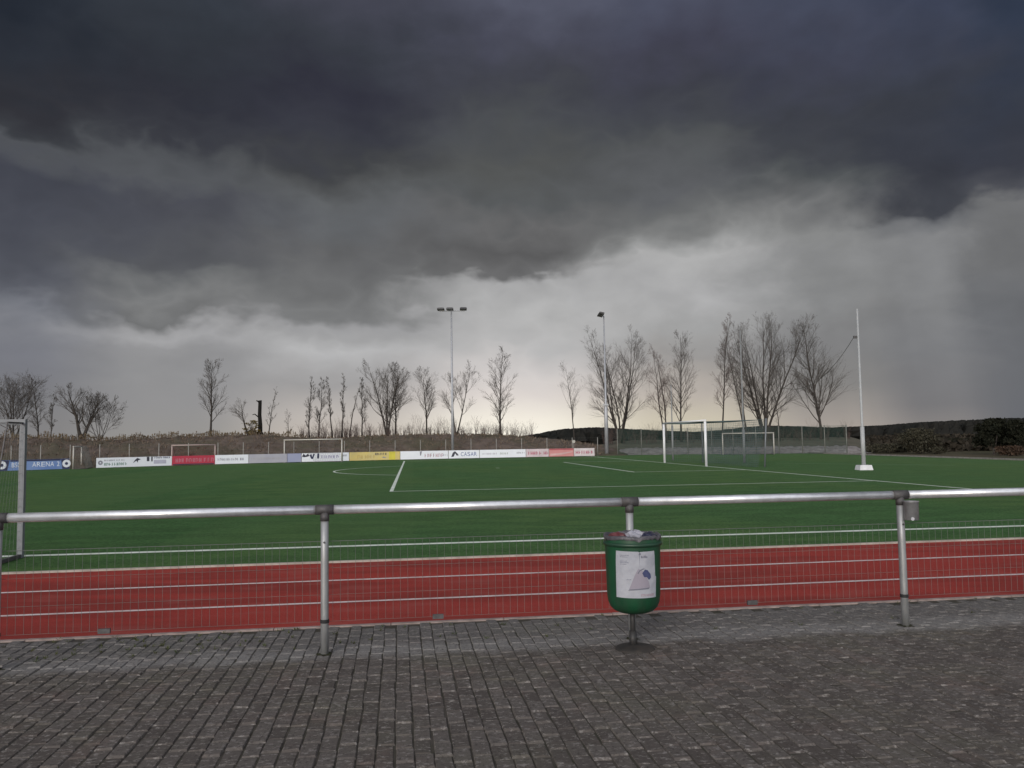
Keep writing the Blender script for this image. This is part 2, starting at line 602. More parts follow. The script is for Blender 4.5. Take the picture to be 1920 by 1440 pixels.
# ------------------------------------------------------------------ paving
def paver_material():
    m = D.materials.new('weathered_paver')
    m.use_nodes = True
    t = m.node_tree
    b = t.nodes['Principled BSDF']
    b.inputs['Roughness'].default_value = 0.9
    b.inputs['Specular IOR Level'].default_value = 0.08
    geo = t.nodes.new('ShaderNodeNewGeometry').outputs['Position']
    at = t.nodes.new('ShaderNodeAttribute')
    at.attribute_name = 'tone'
    tone = at.outputs['Fac']

    def noise(sc, det, rgh=0.6, st=(1, 1, 1)):
        mp = t.nodes.new('ShaderNodeVectorMath')
        mp.operation = 'MULTIPLY'
        mp.inputs[1].default_value = st
        t.links.new(geo, mp.inputs[0])
        n = t.nodes.new('ShaderNodeTexNoise')
        n.inputs['Scale'].default_value = sc
        n.inputs['Detail'].default_value = det
        n.inputs['Roughness'].default_value = rgh
        t.links.new(mp.outputs[0], n.inputs['Vector'])
        return n.outputs[0]
    c = mixc(t, tone, (0.088, 0.076, 0.070), (0.128, 0.113, 0.105))
    # moss and damp
    c = mixc(t, mth(t, 'MULTIPLY', sstep(t, noise(1.1, 6), 0.45, 0.7), 0.5), c, (0.125, 0.118, 0.092))
    c = mixc(t, mth(t, 'MULTIPLY', sstep(t, noise(2.3, 6), 0.52, 0.72), 0.35), c, (0.185, 0.135, 0.118))
    # dusty strip along the foot of the railing, greyer stones beyond it
    s_ = t.nodes.new('ShaderNodeSeparateXYZ')
    t.links.new(geo, s_.inputs[0])
    dd = mth(t, 'SUBTRACT', mth(t, 'SUBTRACT', s_.outputs[1], mth(t, 'MULTIPLY', s_.outputs[0], KN)), 6.56)
    dd = mth(t, 'ADD', dd, mth(t, 'MULTIPLY', mth(t, 'SUBTRACT', noise(2.0, 5), 0.5), 0.5))
    beyond = sstep(t, dd, -0.25, 0.05)
    c = mixc(t, mth(t, 'MULTIPLY', beyond, 0.42), c, (0.185, 0.182, 0.182))
    dust = mth(t, 'SUBTRACT', sstep(t, dd, -0.28, -0.05), sstep(t, dd, 0.08, 0.4))
    c = mixc(t, mth(t, 'MULTIPLY', dust, mth(t, 'ADD', 0.12, mth(t, 'MULTIPLY', noise(9, 5), 0.5))), c, (0.30, 0.29, 0.285))
    # worn light flecks
    fl = mth(t, 'MULTIPLY', sstep(t, noise(26, 7, 0.75, (0.8, 1.2, 1)), 0.525, 0.62), 0.8)
    c = mixc(t, fl, c, (0.28, 0.258, 0.242))
    dk = mth(t, 'MULTIPLY', sstep(t, noise(36, 6, 0.72, (1.2, 0.9, 1)), 0.52, 0.63), 0.75)
    c = mixc(t, dk, c, (0.058, 0.051, 0.047))
    t.links.new(c, b.inputs['Base Color'])
    bn = t.nodes.new('ShaderNodeBump')
    bn.inputs['Strength'].default_value = 0.6
    bn.inputs['Distance'].default_value = 0.006
    t.links.new(noise(70, 6, 0.7), bn.inputs['Height'])
    t.links.new(bn.outputs[0], b.inputs['Normal'])
    return m


m_paver = paver_material()
m_joint = mat('sand_joint', (0.085, 0.075, 0.066), 0.95, c2=(0.045, 0.045, 0.032), scale=8, amount=0.7, obj=False)
PAV_TOP = 0.0
mb = MB()
mb.quad(near(-16, -3, -0.0085), near(16, -3, -0.0085), near(16, NEAR_Y - 0.03, -0.0085), near(-16, NEAR_Y - 0.03, -0.0085))
pavement = tag(mb.build('pavement', m_joint), kind='structure')
PW, PL, PH = 0.0985, 0.1985, 0.03


def paver_verts(rg):
    """chamfered stone lying with its long side away from the viewer, slightly uneven"""
    gx, gy, ch = PW - 0.0015 - rg.random() * 0.005, PL - 0.002 - rg.random() * 0.008, 0.004 + rg.random() * 0.004
    dz0 = rg.uniform(-0.004, 0.0025)
    dz = [dz0 + rg.uniform(-0.003, 0.003) for _ in range(4)]
    v = []
    cy = 0.010 + rg.random() * 0.008
    for (hx, hy, z) in ((gx / 2, gy / 2, -PH), (gx / 2, gy / 2, -ch - 0.003), (gx / 2 - ch, gy / 2 - cy, 0)):
        for k, (sx, sy) in enumerate(((-1, -1), (1, -1), (1, 1), (-1, 1))):
            v.append(Vector((sx * hx, sy * hy, z + (dz[k] if z > -PH else 0))))
    return v


PF = [(8, 9, 10, 11)] + [(a, (a + 1) % 4, 4 + (a + 1) % 4, 4 + a) for a in range(4)] + [(4 + a, 4 + (a + 1) % 4, 8 + (a + 1) % 4, 8 + a) for a in range(4)]
variants = []
vr = random.Random(5)
for i in range(14):
    vs = paver_verts(vr)
    me = D.meshes.new('paver')
    me.from_pydata([tuple(v) for v in vs], [], PF)
    me.materials.append(m_paver)
    at_ = me.attributes.new('tone', 'FLOAT', 'FACE')
    tn = vr.random() ** 1.2
    at_.data.foreach_set('value', [tn] * len(PF))
    variants.append(me)
cand = []
ang = math.atan(KN)
orr = random.Random(77)
n_cols = int(24 / PW)
for i in range(n_cols):
    lx = -12 + i * PW
    off = (PL / 2 if i % 2 else 0.0) + orr.uniform(-0.05, 0.05)
    for j in range(int(9.2 / PL)):
        ly = NEAR_Y - 0.14 - (j * PL) - off          # stones laid back from the track edging
        c = TN * (lx + orr.uniform(-0.004, 0.004)) + NN * (ly * math.cos(ang)) + Vector((0, 0, 0))
        cand.append((c, lx, ly))


def seen(c):
    d = Vector((c.x, c.y, 0)) - Vector((0, 0, CAMH))
    z = d.dot(fw)
    if z <= 0.3:
        return None
    return (960 + FPX * d.dot(rx) / z, 720 - FPX * d.dot(up) / z)


vis = []
for k, (c, lx, ly) in enumerate(cand):
    s2 = seen(c)
    if s2 and -20 < s2[0] < 1940 and s2[1] < 1462:
        vis.append((c.length, k))
vis.sort()
single = set(k for _, k in vis[:300])
rot = Matrix.Rotation(ang, 4, 'Z')
jv, jf, jt = [], [], []
for k, (c, lx, ly) in enumerate(cand):
    wob = vr.uniform(-0.022, 0.022)
    if k in single:
        o = D.objects.new('paver', variants[vr.randrange(14)])
        col.objects.link(o)
        o.parent = pavement
        o.location = (c.x, c.y, PAV_TOP)
        o.rotation_euler = (0, 0, ang + wob)
    else:
        R3 = Matrix.Rotation(ang + wob, 3, 'Z')
        n = len(jv)
        jv += [tuple(R3 @ v + c) for v in paver_verts(vr)]
        jf += [tuple(n + i for i in q) for q in PF]
        jt += [vr.random() ** 1.2] * len(PF)
me = D.meshes.new('paver_field')
me.from_pydata(jv, [], jf)
me.materials.append(m_paver)
at_ = me.attributes.new('tone', 'FLOAT', 'FACE')
at_.data.foreach_set('value', jt)
pf = D.objects.new('paver_field', me)
col.objects.link(pf)
pf.parent = pavement
tag(pf, kind='stuff')
# pale edging stones between paving and track
m_edge = mat('edging_stone', (0.36, 0.29, 0.27), 0.9, c2=(0.2, 0.16, 0.15), scale=9, amount=0.8, obj=False)
ex = -12.0
while ex < 12:
    mb = MB()
    c = near(ex + 0.5, NEAR_Y - 0.012, -0.02)
    mb.box(c, (0.992, 0.05, 0.05 + rng.uniform(0, 0.004)), (TN, NN, Vector((0, 0, 1))))
    mb.build('edging_stone', m_edge, pavement)
    ex += 1.0 / math.sqrt(1 + KN * KN)

m_tuft = mat('joint_moss', (0.055, 0.075, 0.028), 0.95, c2=(0.09, 0.085, 0.04), scale=6, amount=0.8, obj=False)
mb = MB()
tr_ = random.Random(17)
for i in range(130):
    x = tr_.uniform(-6, 7)
    if tr_.random() < 0.6:
        x = -2.9 + tr_.gauss(0, 0.9)
    p = near(x, tr_.uniform(6.75, 7.5), 0)
    for k in range(7):
        a = tr_.uniform(0, 6.28)
        d_ = Vector((math.cos(a), math.sin(a), 0))
        n_ = Vector((-d_.y, d_.x, 0)) * 0.004
        q = p + d_ * tr_.uniform(0, 0.02)
        mb.tri(q - n_, q + n_, q + d_ * tr_.uniform(0.01, 0.035) + Vector((0, 0, tr_.uniform(0.008, 0.03))))
tag(mb.build('moss_tufts', m_tuft), 'tiny moss and grass tufts in the paving joints by the track', 'moss', kind='stuff')

# ------------------------------------------------------------------ railing
def galv_material(name, base, rough):
    m = mat(name, base, rough, 0.72, c2=tuple(v * 0.76 for v in base), scale=9, amount=0.8, bump=0.06, bscale=60, spec=0.5)
    return m


m_galv = galv_material('galvanised_rail', (0.86, 0.87, 0.91), 0.36)
m_post = mat('weathered_post', (0.40, 0.41, 0.42), 0.5, 0.55, c2=(0.25, 0.255, 0.26), scale=14, amount=0.7, bump=0.08, stretch=(1, 1, 0.25))
m_cast = mat('cast_fitting', (0.12, 0.115, 0.12), 0.65, 0.5, c2=(0.065, 0.06, 0.06), scale=20, amount=0.7, bump=0.2)
m_wire = mat('galvanised_wire', (0.15, 0.16, 0.15), 0.7, 0.2, scale=10, amount=0.4)
m_black = mat('black_rubber', (0.02, 0.02, 0.022), 0.7, scale=10)
RH, RR, PR = 1.087, 0.034, 0.030
RY = 6.56
railing = thing('railing', 'long galvanised steel spectator railing with wire mesh panels beside the running track', 'railing', near(0, RY))
posts_x = [-8.25, -6.05, -3.755, -1.45, 0.93, 3.26, 5.59, 7.9]


def rl(x, z, dn=0.0):
    """railing-local point: x across the picture, height z, dn metres beyond the railing plane"""
    p = near(x, RY, z) + NN * dn - near(0, RY)
    return p


m_shade = mat('contact_shade', (0.035, 0.033, 0.024), 0.95, c2=(0.055, 0.06, 0.03), scale=14, amount=0.8)


def shade_collar(parent, c, r_, seed):  # ragged dark disc round a post foot: contact shade put in as colour
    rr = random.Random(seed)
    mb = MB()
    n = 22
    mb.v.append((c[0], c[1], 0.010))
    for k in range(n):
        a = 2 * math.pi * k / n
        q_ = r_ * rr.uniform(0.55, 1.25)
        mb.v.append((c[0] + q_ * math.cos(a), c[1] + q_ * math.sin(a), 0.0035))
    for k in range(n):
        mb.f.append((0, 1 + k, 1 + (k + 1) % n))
    return mb.build('shade_collar', m_shade, parent, True)


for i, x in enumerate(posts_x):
    shade_collar(railing, rl(x, 0), 0.062, i)
    mb = MB()
    mb.tube([rl(x, -0.02), rl(x, 0.3), rl(x, 0.7), rl(x, RH - 0.045)], PR, 20)
    mb.build('post', m_post, railing, True)
    mb = MB()
    mb.tube([rl(x - 0.068, RH), rl(x + 0.068, RH)], RR + 0.0045, 20)
    mb.tube([rl(x, RH - 0.02), rl(x, RH - 0.085)], PR + 0.0045, 20)
    mb.build('tee_fitting', m_cast, railing, True)
    mb = MB()
    mb.tube([rl(x, 0.235), rl(x, 0.262)], PR + 0.004, 16)
    mb.build('clamp_band', m_black, railing)
    mb = MB()
    mb.tube([rl(x, 0.842, -PR - 0.010), rl(x, 0.842, PR + 0.02)], 0.008, 8)
    mb.build('bolt', m_cast, railing)
for a, b in zip(posts_x[:-1], posts_x[1:]):
    mb = MB()
    mb.tube([rl(a + 0.066, RH), rl(b - 0.066, RH)], RR, 24)
    mb.build('rail', m_galv, railing, True)
    mb = MB()
    dn = PR + 0.014
    for z in (0.842, 0.64, 0.437, 0.236):
        mb.tube([rl(a + 0.01, z, dn), rl(b - 0.01, z, dn)], 0.0012 if z != 0.842 else 0.0024, 5)
    n = int((b - a) / 0.0555)
    for k in range(1, n):
        x = a + (b - a) * k / n
        mb.tube([rl(x, 0.232, dn + 0.006), rl(x, 0.846, dn + 0.006)], 0.0013, 4, cap=False)
    mb.build('wire_mesh', m_wire, railing)
for px, py in ((176, 1193), (822, 1158), (1418, 1134)):
    q = ground(px, py, 0.236)
    mb = MB()
    mb.box(rl(q.x, 0.236, PR + 0.014), (0.085, 0.022, 0.035), (TN, NN, Vector((0, 0, 1))))
    mb.build('mesh_clip', m_cast, railing)

# small ash can on the post to the right of the bin
q = near(3.26 + 0.052, RY - 0.052, 0)
can_scale = 1.25
can = thing('ash_can', 'small grey metal ash can hung on the railing post right of the bin', 'ash can', (q.x + 0.012, q.y - 0.012, 0.88))
can.scale = (can_scale,) * 3
m_can = mat('can_metal', (0.30, 0.30, 0.31), 0.5, 0.5, c2=(0.18, 0.18, 0.19), scale=18, amount=0.7)
mb = MB()
mb.lathe([(0.0, 0.0), (0.042, 0.0), (0.046, 0.004), (0.048, 0.118), (0.051, 0.121), (0.051, 0.128), (0.045, 0.128), (0.043, 0.08), (0, 0.078)], 24)
mb.build('cup', m_can, can, True)
mb = MB()
mb.box((-0.02, 0.045, 0.09), (0.05, 0.012, 0.05))
mb.build('bracket', m_cast, can)
mb = MB()
mb.tube([(-0.015, -0.047, 0.012), (-0.015, -0.05, 0.012)], 0.012, 12)
mb.build('lock_disc', m_galv, can)

# ------------------------------------------------------------------ litter bin
BP = Vector((0.905, 6.385, 0))
bin_ = thing('litter_bin', 'dark green round litter bin with a torn white poster, on a black pole', 'litter bin', BP)
m_bin = mat('green_plastic', (0.010, 0.070, 0.031), 0.5, c2=(0.008, 0.042, 0.021), scale=7, amount=0.7, bump=0.05, spec=0.3, stretch=(1, 1, 0.22), big=((0.028, 0.055, 0.036), 16, 0.45))
m_pole = mat('black_paint', (0.022, 0.022, 0.024), 0.55, c2=(0.05, 0.045, 0.04), scale=14, amount=0.5)
mb = MB()
prof = [(0.0, 0.272), (0.06, 0.274), (0.115, 0.282), (0.150, 0.297), (0.178, 0.324), (0.194, 0.362), (0.2015, 0.415), (0.2055, 0.60), (0.2115, 0.80), (0.2125, 0.852),
        (0.208, 0.856), (0.203, 0.850), (0.198, 0.62), (0.0, 0.58)]
mb.lathe(prof, 56)
body = mb.build('body', m_bin, bin_, True)
mb = MB()
mb.lathe([(0.2145, 0.786), (0.222, 0.79), (0.224, 0.80), (0.222, 0.812), (0.2152, 0.815)], 56)
mb.build('rim_band', mat('dark_green_plastic', (0.010, 0.045, 0.024), 0.45, scale=6), bin_, True)
# rubbish bag turned over the edge
mb = MB()
N = 72
lr = random.Random(3)
rows = []
jit = [lr.uniform(-1, 1) for _ in range(N)]
for (r_, z_, ja, jz) in ((0.190, 0.70, 0.003, 0.0), (0.199, 0.845, 0.002, 0.004), (0.2085, 0.866, 0.003, 0.006), (0.2165, 0.864, 0.002, 0.005), (0.2185, 0.846, 0.003, 0.010), (0.2172, 0.836, 0.003, 0.010)):
    b0 = len(mb.v)
    for k in range(N):
        t = 2 * math.pi * k / N
        j = jit[k]
        mb.v.append(((r_ + ja * j) * math.cos(t), (r_ + ja * j) * math.sin(t), z_ + jz * (j + math.sin(5 * t) * 0.6)))
    rows.append(b0)
for a, b in zip(rows[:-1], rows[1:]):
    for k in range(N):
        mb.f.append((a + k, a + (k + 1) % N, b + (k + 1) % N, b + k))
mb.build('bag_edge', mat('grey_bin_bag', (0.052, 0.05, 0.06), 0.32, c2=(0.12, 0.115, 0.13), scale=14, amount=0.8, bump=0.6, bscale=30), bin_, True)
mb = MB()
mb.tube([(-0.01, 0.02, 0.0), (-0.01, 0.02, 0.2), (-0.01, 0.02, 0.30)], 0.020, 16)
mb.build('pole', m_pole, bin_, True)
mb = MB()
mb.tube([(-0.01, 0.02, 0.0), (-0.01, 0.02, 0.13)], 0.028, 16)
mb.build('pole_sleeve', m_pole, bin_, True)
mb = MB()
mb.lathe([(0.0, 0.030), (0.10, 0.026), (0.140, 0.016), (0.150, 0.006), (0.150, -0.01)], 32, (0.0, 0.0, 0))
mb.build('foot_plate', mat('rusty_foot_plate', (0.020, 0.018, 0.017), 0.8, c2=(0.05, 0.04, 0.033), scale=12, amount=0.7), bin_, True)


# the poster, wrapped round the front
def wrap(u, v, lift):
    """u: angle in degrees right of straight ahead, v: height"""
    u, v = u - 7.5, v + 0.034
    a = R(-90 + u)
    r_ = (0.2022 + (v - 0.415) * 0.0215 if v < 0.6 else 0.2062 + (v - 0.6) * 0.030) + lift
    return (r_ * math.cos(a), r_ * math.sin(a), v)


def wrapped(name, outline, lift, m, parent, nu=14):
    """fill a simple outline by vertical slices"""
    us = [p[0] for p in outline]
    u0, u1 = min(us), max(us)
    mb = MB()

    def span(u):
        ys = []
        n = len(outline)
        for i in range(n):
            (xa, ya), (xb, yb) = outline[i], outline[(i + 1) % n]
            if abs(xb - xa) < 1e-9:
                if abs(u - xa) < 1e-6:
                    ys += [ya, yb]
                continue
            t = (u - xa) / (xb - xa)
            if -1e-6 <= t <= 1 + 1e-6:
                ys.append(ya + (yb - ya) * t)
        return min(ys), max(ys)
    for i in range(nu):
        a, b = u0 + (u1 - u0) * i / nu, u0 + (u1 - u0) * (i + 1) / nu
        (a0_, a1_), (b0_, b1_) = span(a + 1e-5 * (i == 0)), span(b - 1e-5 * (i == nu - 1))
        if a1_ - a0_ < 1e-5 and b1_ - b0_ < 1e-5:
            continue
        mb.quad(wrap(a, a0_, lift), wrap(b, b0_, lift), wrap(b, b1_, lift), wrap(a, a1_, lift))
    return mb.build(name, m, parent, True)


m_paper = mat('poster_paper', (0.40, 0.41, 0.46), 0.75, c2=(0.30, 0.31, 0.36), scale=8, amount=0.8, bump=0.5, bscale=9)
ink_navy = mat('navy_ink', (0.035, 0.045, 0.12), 0.7, c2=(0.08, 0.09, 0.2), scale=20)
ink_lilac = mat('lilac_ink', (0.29, 0.265, 0.32), 0.7, c2=(0.24, 0.22, 0.27), scale=10)
ink_grey = mat('grey_ink', (0.16, 0.165, 0.21), 0.7, scale=10)
ink_pale = mat('pale_grey_ink', (0.20, 0.21, 0.26), 0.7, scale=10)
ink_rose = mat('rose_ink', (0.34, 0.20, 0.24), 0.7, scale=10)
ink_dark = mat('dark_ink', (0.03, 0.03, 0.045), 0.7, scale=10)
poster = wrapped('poster', [(-39, 0.384), (53, 0.380), (54, 0.53), (50, 0.54), (49, 0.585), (44, 0.59), (43, 0.66), (50, 0.672), (48, 0.723), (14, 0.722), (13, 0.714), (11, 0.724), (-37, 0.728)], 0.0016, m_paper, bin_, 60)
wrapped('mountain_print', [(-10, 0.444), (36, 0.452), (33, 0.50), (20, 0.58), (10, 0.60), (2, 0.545)], 0.0026, ink_lilac, poster, 18)
wrapped('blue_dome_print', [(18, 0.565), (24, 0.592), (30, 0.585), (37, 0.555), (38, 0.53), (33, 0.512), (28, 0.535), (22, 0.535)], 0.0036, ink_navy, poster, 18)
wrapped('dome_outline_print', [(8, 0.565), (12, 0.588), (20, 0.600), (24, 0.597), (19, 0.590), (13, 0.578), (10, 0.558)], 0.0037, ink_grey, poster, 14)
wrapped('ground_print', [(-12, 0.438), (33, 0.447), (33, 0.458), (0, 0.450), (-11, 0.446)], 0.0036, ink_grey, poster, 12)
lr = random.Random(9)


def print_row(u0, u1, v, h, m, name='print_line'):
    u = u0
    mb = MB()
    while u < u1:
        w = lr.uniform(1.0, 2.6)
        hh = h * lr.uniform(0.6, 1.0)
        n = 2
        for i in range(n):
            a, b = u + w * i / n, u + w * (i + 1) / n
            mb.quad(wrap(a, v, 0.0027), wrap(b, v, 0.0027), wrap(b, v + hh, 0.0027), wrap(a, v + hh, 0.0027))
        u += w + lr.uniform(0.5, 1.1)
    mb.build(name, m, poster)


for v, e in ((0.694, -8), (0.682, -12), (0.651, -14), (0.640, -10), (0.628, -13)):
    print_row(-27, e, v, 0.007, ink_pale)
print_row(-14, -6, 0.515, 0.008, ink_pale)
for v in (0.405, 0.396):
    print_row(15, 45, v, 0.006, ink_rose)
print_row(16, 28, 0.676, 0.02, ink_grey, 'logo_print')
wrapped('tear_print', [(12.4, 0.60), (13.4, 0.60), (13.6, 0.71), (12.2, 0.71)], 0.0027, ink_pale, poster, 2)
wrapped('stain_print', [(10.8, 0.700), (16, 0.702), (15.5, 0.716), (11.2, 0.716)], 0.0035, ink_grey, poster, 3)


# rubbish in the bin
def crumple(name, label, c, size, m, seed):
    mb = MB()
    rr = random.Random(seed)
    n, mrows = 14, 8
    for i in range(mrows + 1):
        th = math.pi * i / mrows
        for k in range(n):
            ph = 2 * math.pi * k / n
            f_ = 1 + rr.uniform(-0.28, 0.22)
            mb.v.append((size[0] * f_ * math.sin(th) * math.cos(ph), size[1] * f_ * math.sin(th) * math.sin(ph), size[2] * f_ * math.cos(th)))
    for i in range(mrows):
        for k in range(n):
            a, b = i * n + k, i * n + (k + 1) % n
            mb.f.append((a, a + n, b + n, b))
    o = mb.build(name, m, None, False, c)
    return tag(o, label, 'rubbish')


crumple('paper_bag', 'crumpled white paper bag lying in the middle of the green litter bin', BP + Vector((0.035, 0.06, 0.835)), (0.085, 0.075, 0.05), mat('white_bag', (0.36, 0.36, 0.42), 0.6, scale=9), 1)
crumple('plastic_bag', 'dark blue plastic bag stuffed in the right side of the litter bin', BP + Vector((0.125, -0.01, 0.835)), (0.06, 0.08, 0.042), mat('blue_bag', (0.018, 0.02, 0.05), 0.4, scale=9), 2)
crumple('food_wrapper', 'crumpled dull red food wrapper on the left in the litter bin', BP + Vector((-0.11, 0.02, 0.83)), (0.07, 0.09, 0.045), mat('red_wrapper', (0.13, 0.035, 0.04), 0.5, scale=9), 3)

# ------------------------------------------------------------------ goals
m_white = mat('white_goal_paint', (0.80, 0.81, 0.84), 0.4, c2=(0.66, 0.67, 0.70), scale=3, amount=0.5)
m_alu = mat('dull_aluminium', (0.20, 0.215, 0.235), 0.55, 0.3, c2=(0.15, 0.16, 0.175), scale=6, amount=0.6)
m_pale_alu = mat('pale_aluminium', (0.52, 0.50, 0.46), 0.55, 0.2, c2=(0.42, 0.40, 0.37), scale=4, amount=0.6)
m_rose_alu = mat('rosy_painted_frame', (0.42, 0.33, 0.31), 0.6, 0.1, c2=(0.33, 0.28, 0.26), scale=4, amount=0.6)
m_net_grey = mat('grey_net_cord', (0.16, 0.17, 0.17), 0.9, scale=5)
m_net_green = mat('green_net_cord', (0.06, 0.12, 0.10), 0.9, scale=5)
m_net_blue = mat('blue_green_net_cord', (0.14, 0.19, 0.20), 0.9, scale=5)


def net_sheet(mb, a, b, c, d, step, r_=0.0022):
    """cords across the patch a-b (bottom) d-c (top)"""
    a, b, c, d = (Vector(p) for p in (a, b, c, d))
    nu = max(2, int((b - a).length / step))
    nv = max(2, int(max((d - a).length, (c - b).length) / step))

    def P(u, v):
        return (a * (1 - u) + b * u) * (1 - v) + (d * (1 - u) + c * u) * v
    for i in range(nu + 1):
        mb.tube([P(i / nu, 0), P(i / nu, 0.5) + Vector((0, 0, -0.02)), P(i / nu, 1)], r_, 3, cap=False)
    for j in range(nv + 1):
        mb.tube([P(0, j / nv), P(0.5, j / nv) + Vector((0, 0, -0.04)), P(1, j / nv)], r_, 3, cap=False)


def small_goal(name, label, a, b, H, back, r_, m, mnet, top_depth=0.4, base_depth=1.0, step=0.14, net_r=0.003, square=False):
    """free-standing goal with ground frame: posts at a and b, net on the 'back' side"""
    a, b, back = Vector(a), Vector(b), Vector(back).normalized()
    o = thing(name, label, 'goal', (a + b) / 2)
    c = (a + b) / 2
    a, b = a - c, b - c
    Zv = Vector((0, 0, 1))
    ax = (b - a).normalized()

    def bar(nm, p, q, rad, mm=m):
        mb = MB()
        if square:
            d_ = (q - p).normalized()
            s_ = ax if abs(d_.dot(ax)) < 0.9 else back
            t_ = d_.cross(s_).normalized()
            s_ = t_.cross(d_)
            mb.box((p + q) / 2, ((q - p).length, rad * 2, rad * 2), (d_, s_, t_))
            mb.build(nm, mm, o)
        else:
            mb.tube([p, q], rad, 12)
            mb.build(nm, mm, o, True)
    bar('post', a, a + Zv * (H - r_), r_)
    bar('post', b, b + Zv * (H - r_), r_)
    bar('crossbar', a - ax * r_ + Zv * H, b + ax * r_ + Zv * H, r_)
    ab, bb = a + back * base_depth, b + back * base_depth
    for p, q in ((a, ab), (b, bb)):
        bar('ground_bar', p + back * r_ + Zv * 0.03, q + Zv * 0.03, 0.025, m_cast)
    bar('back_bar', ab + Zv * 0.03, bb + Zv * 0.03, 0.024, m_cast)
    at_, bt = a + back * top_depth + Zv * (H - 0.02), b + back * top_depth + Zv * (H - 0.02)
    for p, q, e in ((a, at_, ab), (b, bt, bb)):
        bar('net_arm', p + back * r_ + Zv * (H - 0.02), q, min(0.012, r_ * 0.4), m_cast)
        bar('net_stay', q, e + Zv * r_, min(0.008, r_ * 0.4), m_cast)
    mb = MB()
    k = Zv * 0.03
    net_sheet(mb, ab + k, bb + k, bt, at_, step, net_r)
    net_sheet(mb, a + k, ab + k, at_, a + Zv * (H - 0.03), step, net_r)
    net_sheet(mb, b + k, bb + k, bt, b + Zv * (H - 0.03), step, net_r)
    net_sheet(mb, at_, bt, b + Zv * (H - 0.02), a + Zv * (H - 0.02), step, net_r)
    mb.build('net', mnet, o)
    return o


# near left: aluminium goal at the touch line, seen from behind
P1 = ground(38, 1046)
P0 = P1 - TN * 5.0
small_goal('training_goal', 'grey aluminium training goal beside the track, cut off by the left edge', P0, P1, 1.97, -NN, 0.038, m_alu, m_net_grey, 0.5, 1.1, 0.12, 0.0015, True)
# far ones in front of the boards
P = ground(322, 872), ground(403, 870)
small_goal('junior_goal', 'low rosy grey goal standing in front of the red advertising board', P[0], P[1], 1.56, (-0.1, 1, 0), 0.05, m_rose_alu, mat('red_net_cord', (0.30, 0.05, 0.07), 0.9, scale=5), 0.3, 0.8, 0.14, 0.004)
P = ground(533, 868), ground(641, 866.3)
small_goal('junior_goal', 'pale youth goal in front of the white and blue boards, left of the yellow one', P[0], P[1], 1.86, (-0.1, 1, 0), 0.05, m_pale_alu, m_net_grey, 0.3, 0.9, 0.14, 0.004)
A = ground(137, 880)
small_goal('junior_goal', 'small pale goal turned sideways at the gap beside the blue board', A, A + Vector((-0.95, 2.9, 0)), 1.58, (1, 0.35, 0), 0.045, m_pale_alu, m_net_grey, 0.4, 0.8, 0.14, 0.004)
c5 = pt(1404, 851, 71.5)
c5.z = 0
small_goal('youth_goal', 'pale grey goal standing far behind the big white goal, before the rubble berm', c5 + Vector((-2.15, 0.3, 0)), c5 + Vector((2.1, -0.3, 0)), 1.86, (0.1, 1, 0), 0.05, m_pale_alu, m_net_grey, 0.3, 0.9, 0.14, 0.004)

# the full-size goal on the goal line
goal = thing('football_goal', 'full-size white football goal with blue-green net on the goal line', 'goal', g(0, 0))
gr = 0.072
for s_ in (-3.66 - gr, 3.66 + gr):
    mb = MB()
    mb.tube([GS * s_, GS * s_ + Vector((0, 0, 2.44))], gr, 14)
    mb.build('post', m_white, goal, True)
mb = MB()
mb.tube([GS * (-3.66 - 2 * gr) + Vector((0, 0, 2.44 + gr * 0.7)), GS * (3.66 + 2 * gr) + Vector((0, 0, 2.44 + gr * 0.7))], gr * 0.7, 14)
mb.build('crossbar', m_white, goal, True)
bk = [ground(1318, 867) - g(0, 0), ground(1434, 876) - g(0, 0)]
for q, lean in zip(bk, (Vector((0, 0, 0)), Vector((0.15, 0, 0)))):
    mb = MB()
    mb.tube([q, q + lean + Vector((0, 0, 2.5))], 0.04, 10)
    mb.build('net_pole', m_alu, goal, True)
mb = MB()
fa, fb = GS * (-3.66 - gr) + Vector((0, 0, 2.44)), GS * (3.66 + gr) + Vector((0, 0, 2.44))
ta, tb = bk[0] + Vector((0, 0, 2.45)), bk[1] + Vector((0.15, 0, 2.45))
ga, gb = bk[0] * 0.93 + Vector((0, 0, 0.02)), bk[1] * 0.93 + Vector((0, 0, 0.02))
net_sheet(mb, ga, gb, tb, ta, 0.11, 0.0045)
net_sheet(mb, ta, tb, fb, fa, 0.11, 0.0045)
net_sheet(mb, GS * (3.66 + gr) + Vector((0, 0, 0.02)), gb, tb, fb, 0.11, 0.0045)
net_sheet(mb, GS * (-3.66 - gr) + Vector((0, 0, 0.02)), ga, ta, fa, 0.11, 0.0045)
mb.build('net', m_net_blue, goal)

# ------------------------------------------------------------------ ball-stop net poles
m_polew = mat('pale_pole_paint', (0.40, 0.41, 0.42), 0.5, c2=(0.31, 0.32, 0.33), scale=3, amount=0.6)


m_poleg = mat('grey_pole_paint', (0.22, 0.23, 0.235), 0.6, c2=(0.17, 0.175, 0.18), scale=3, amount=0.6)


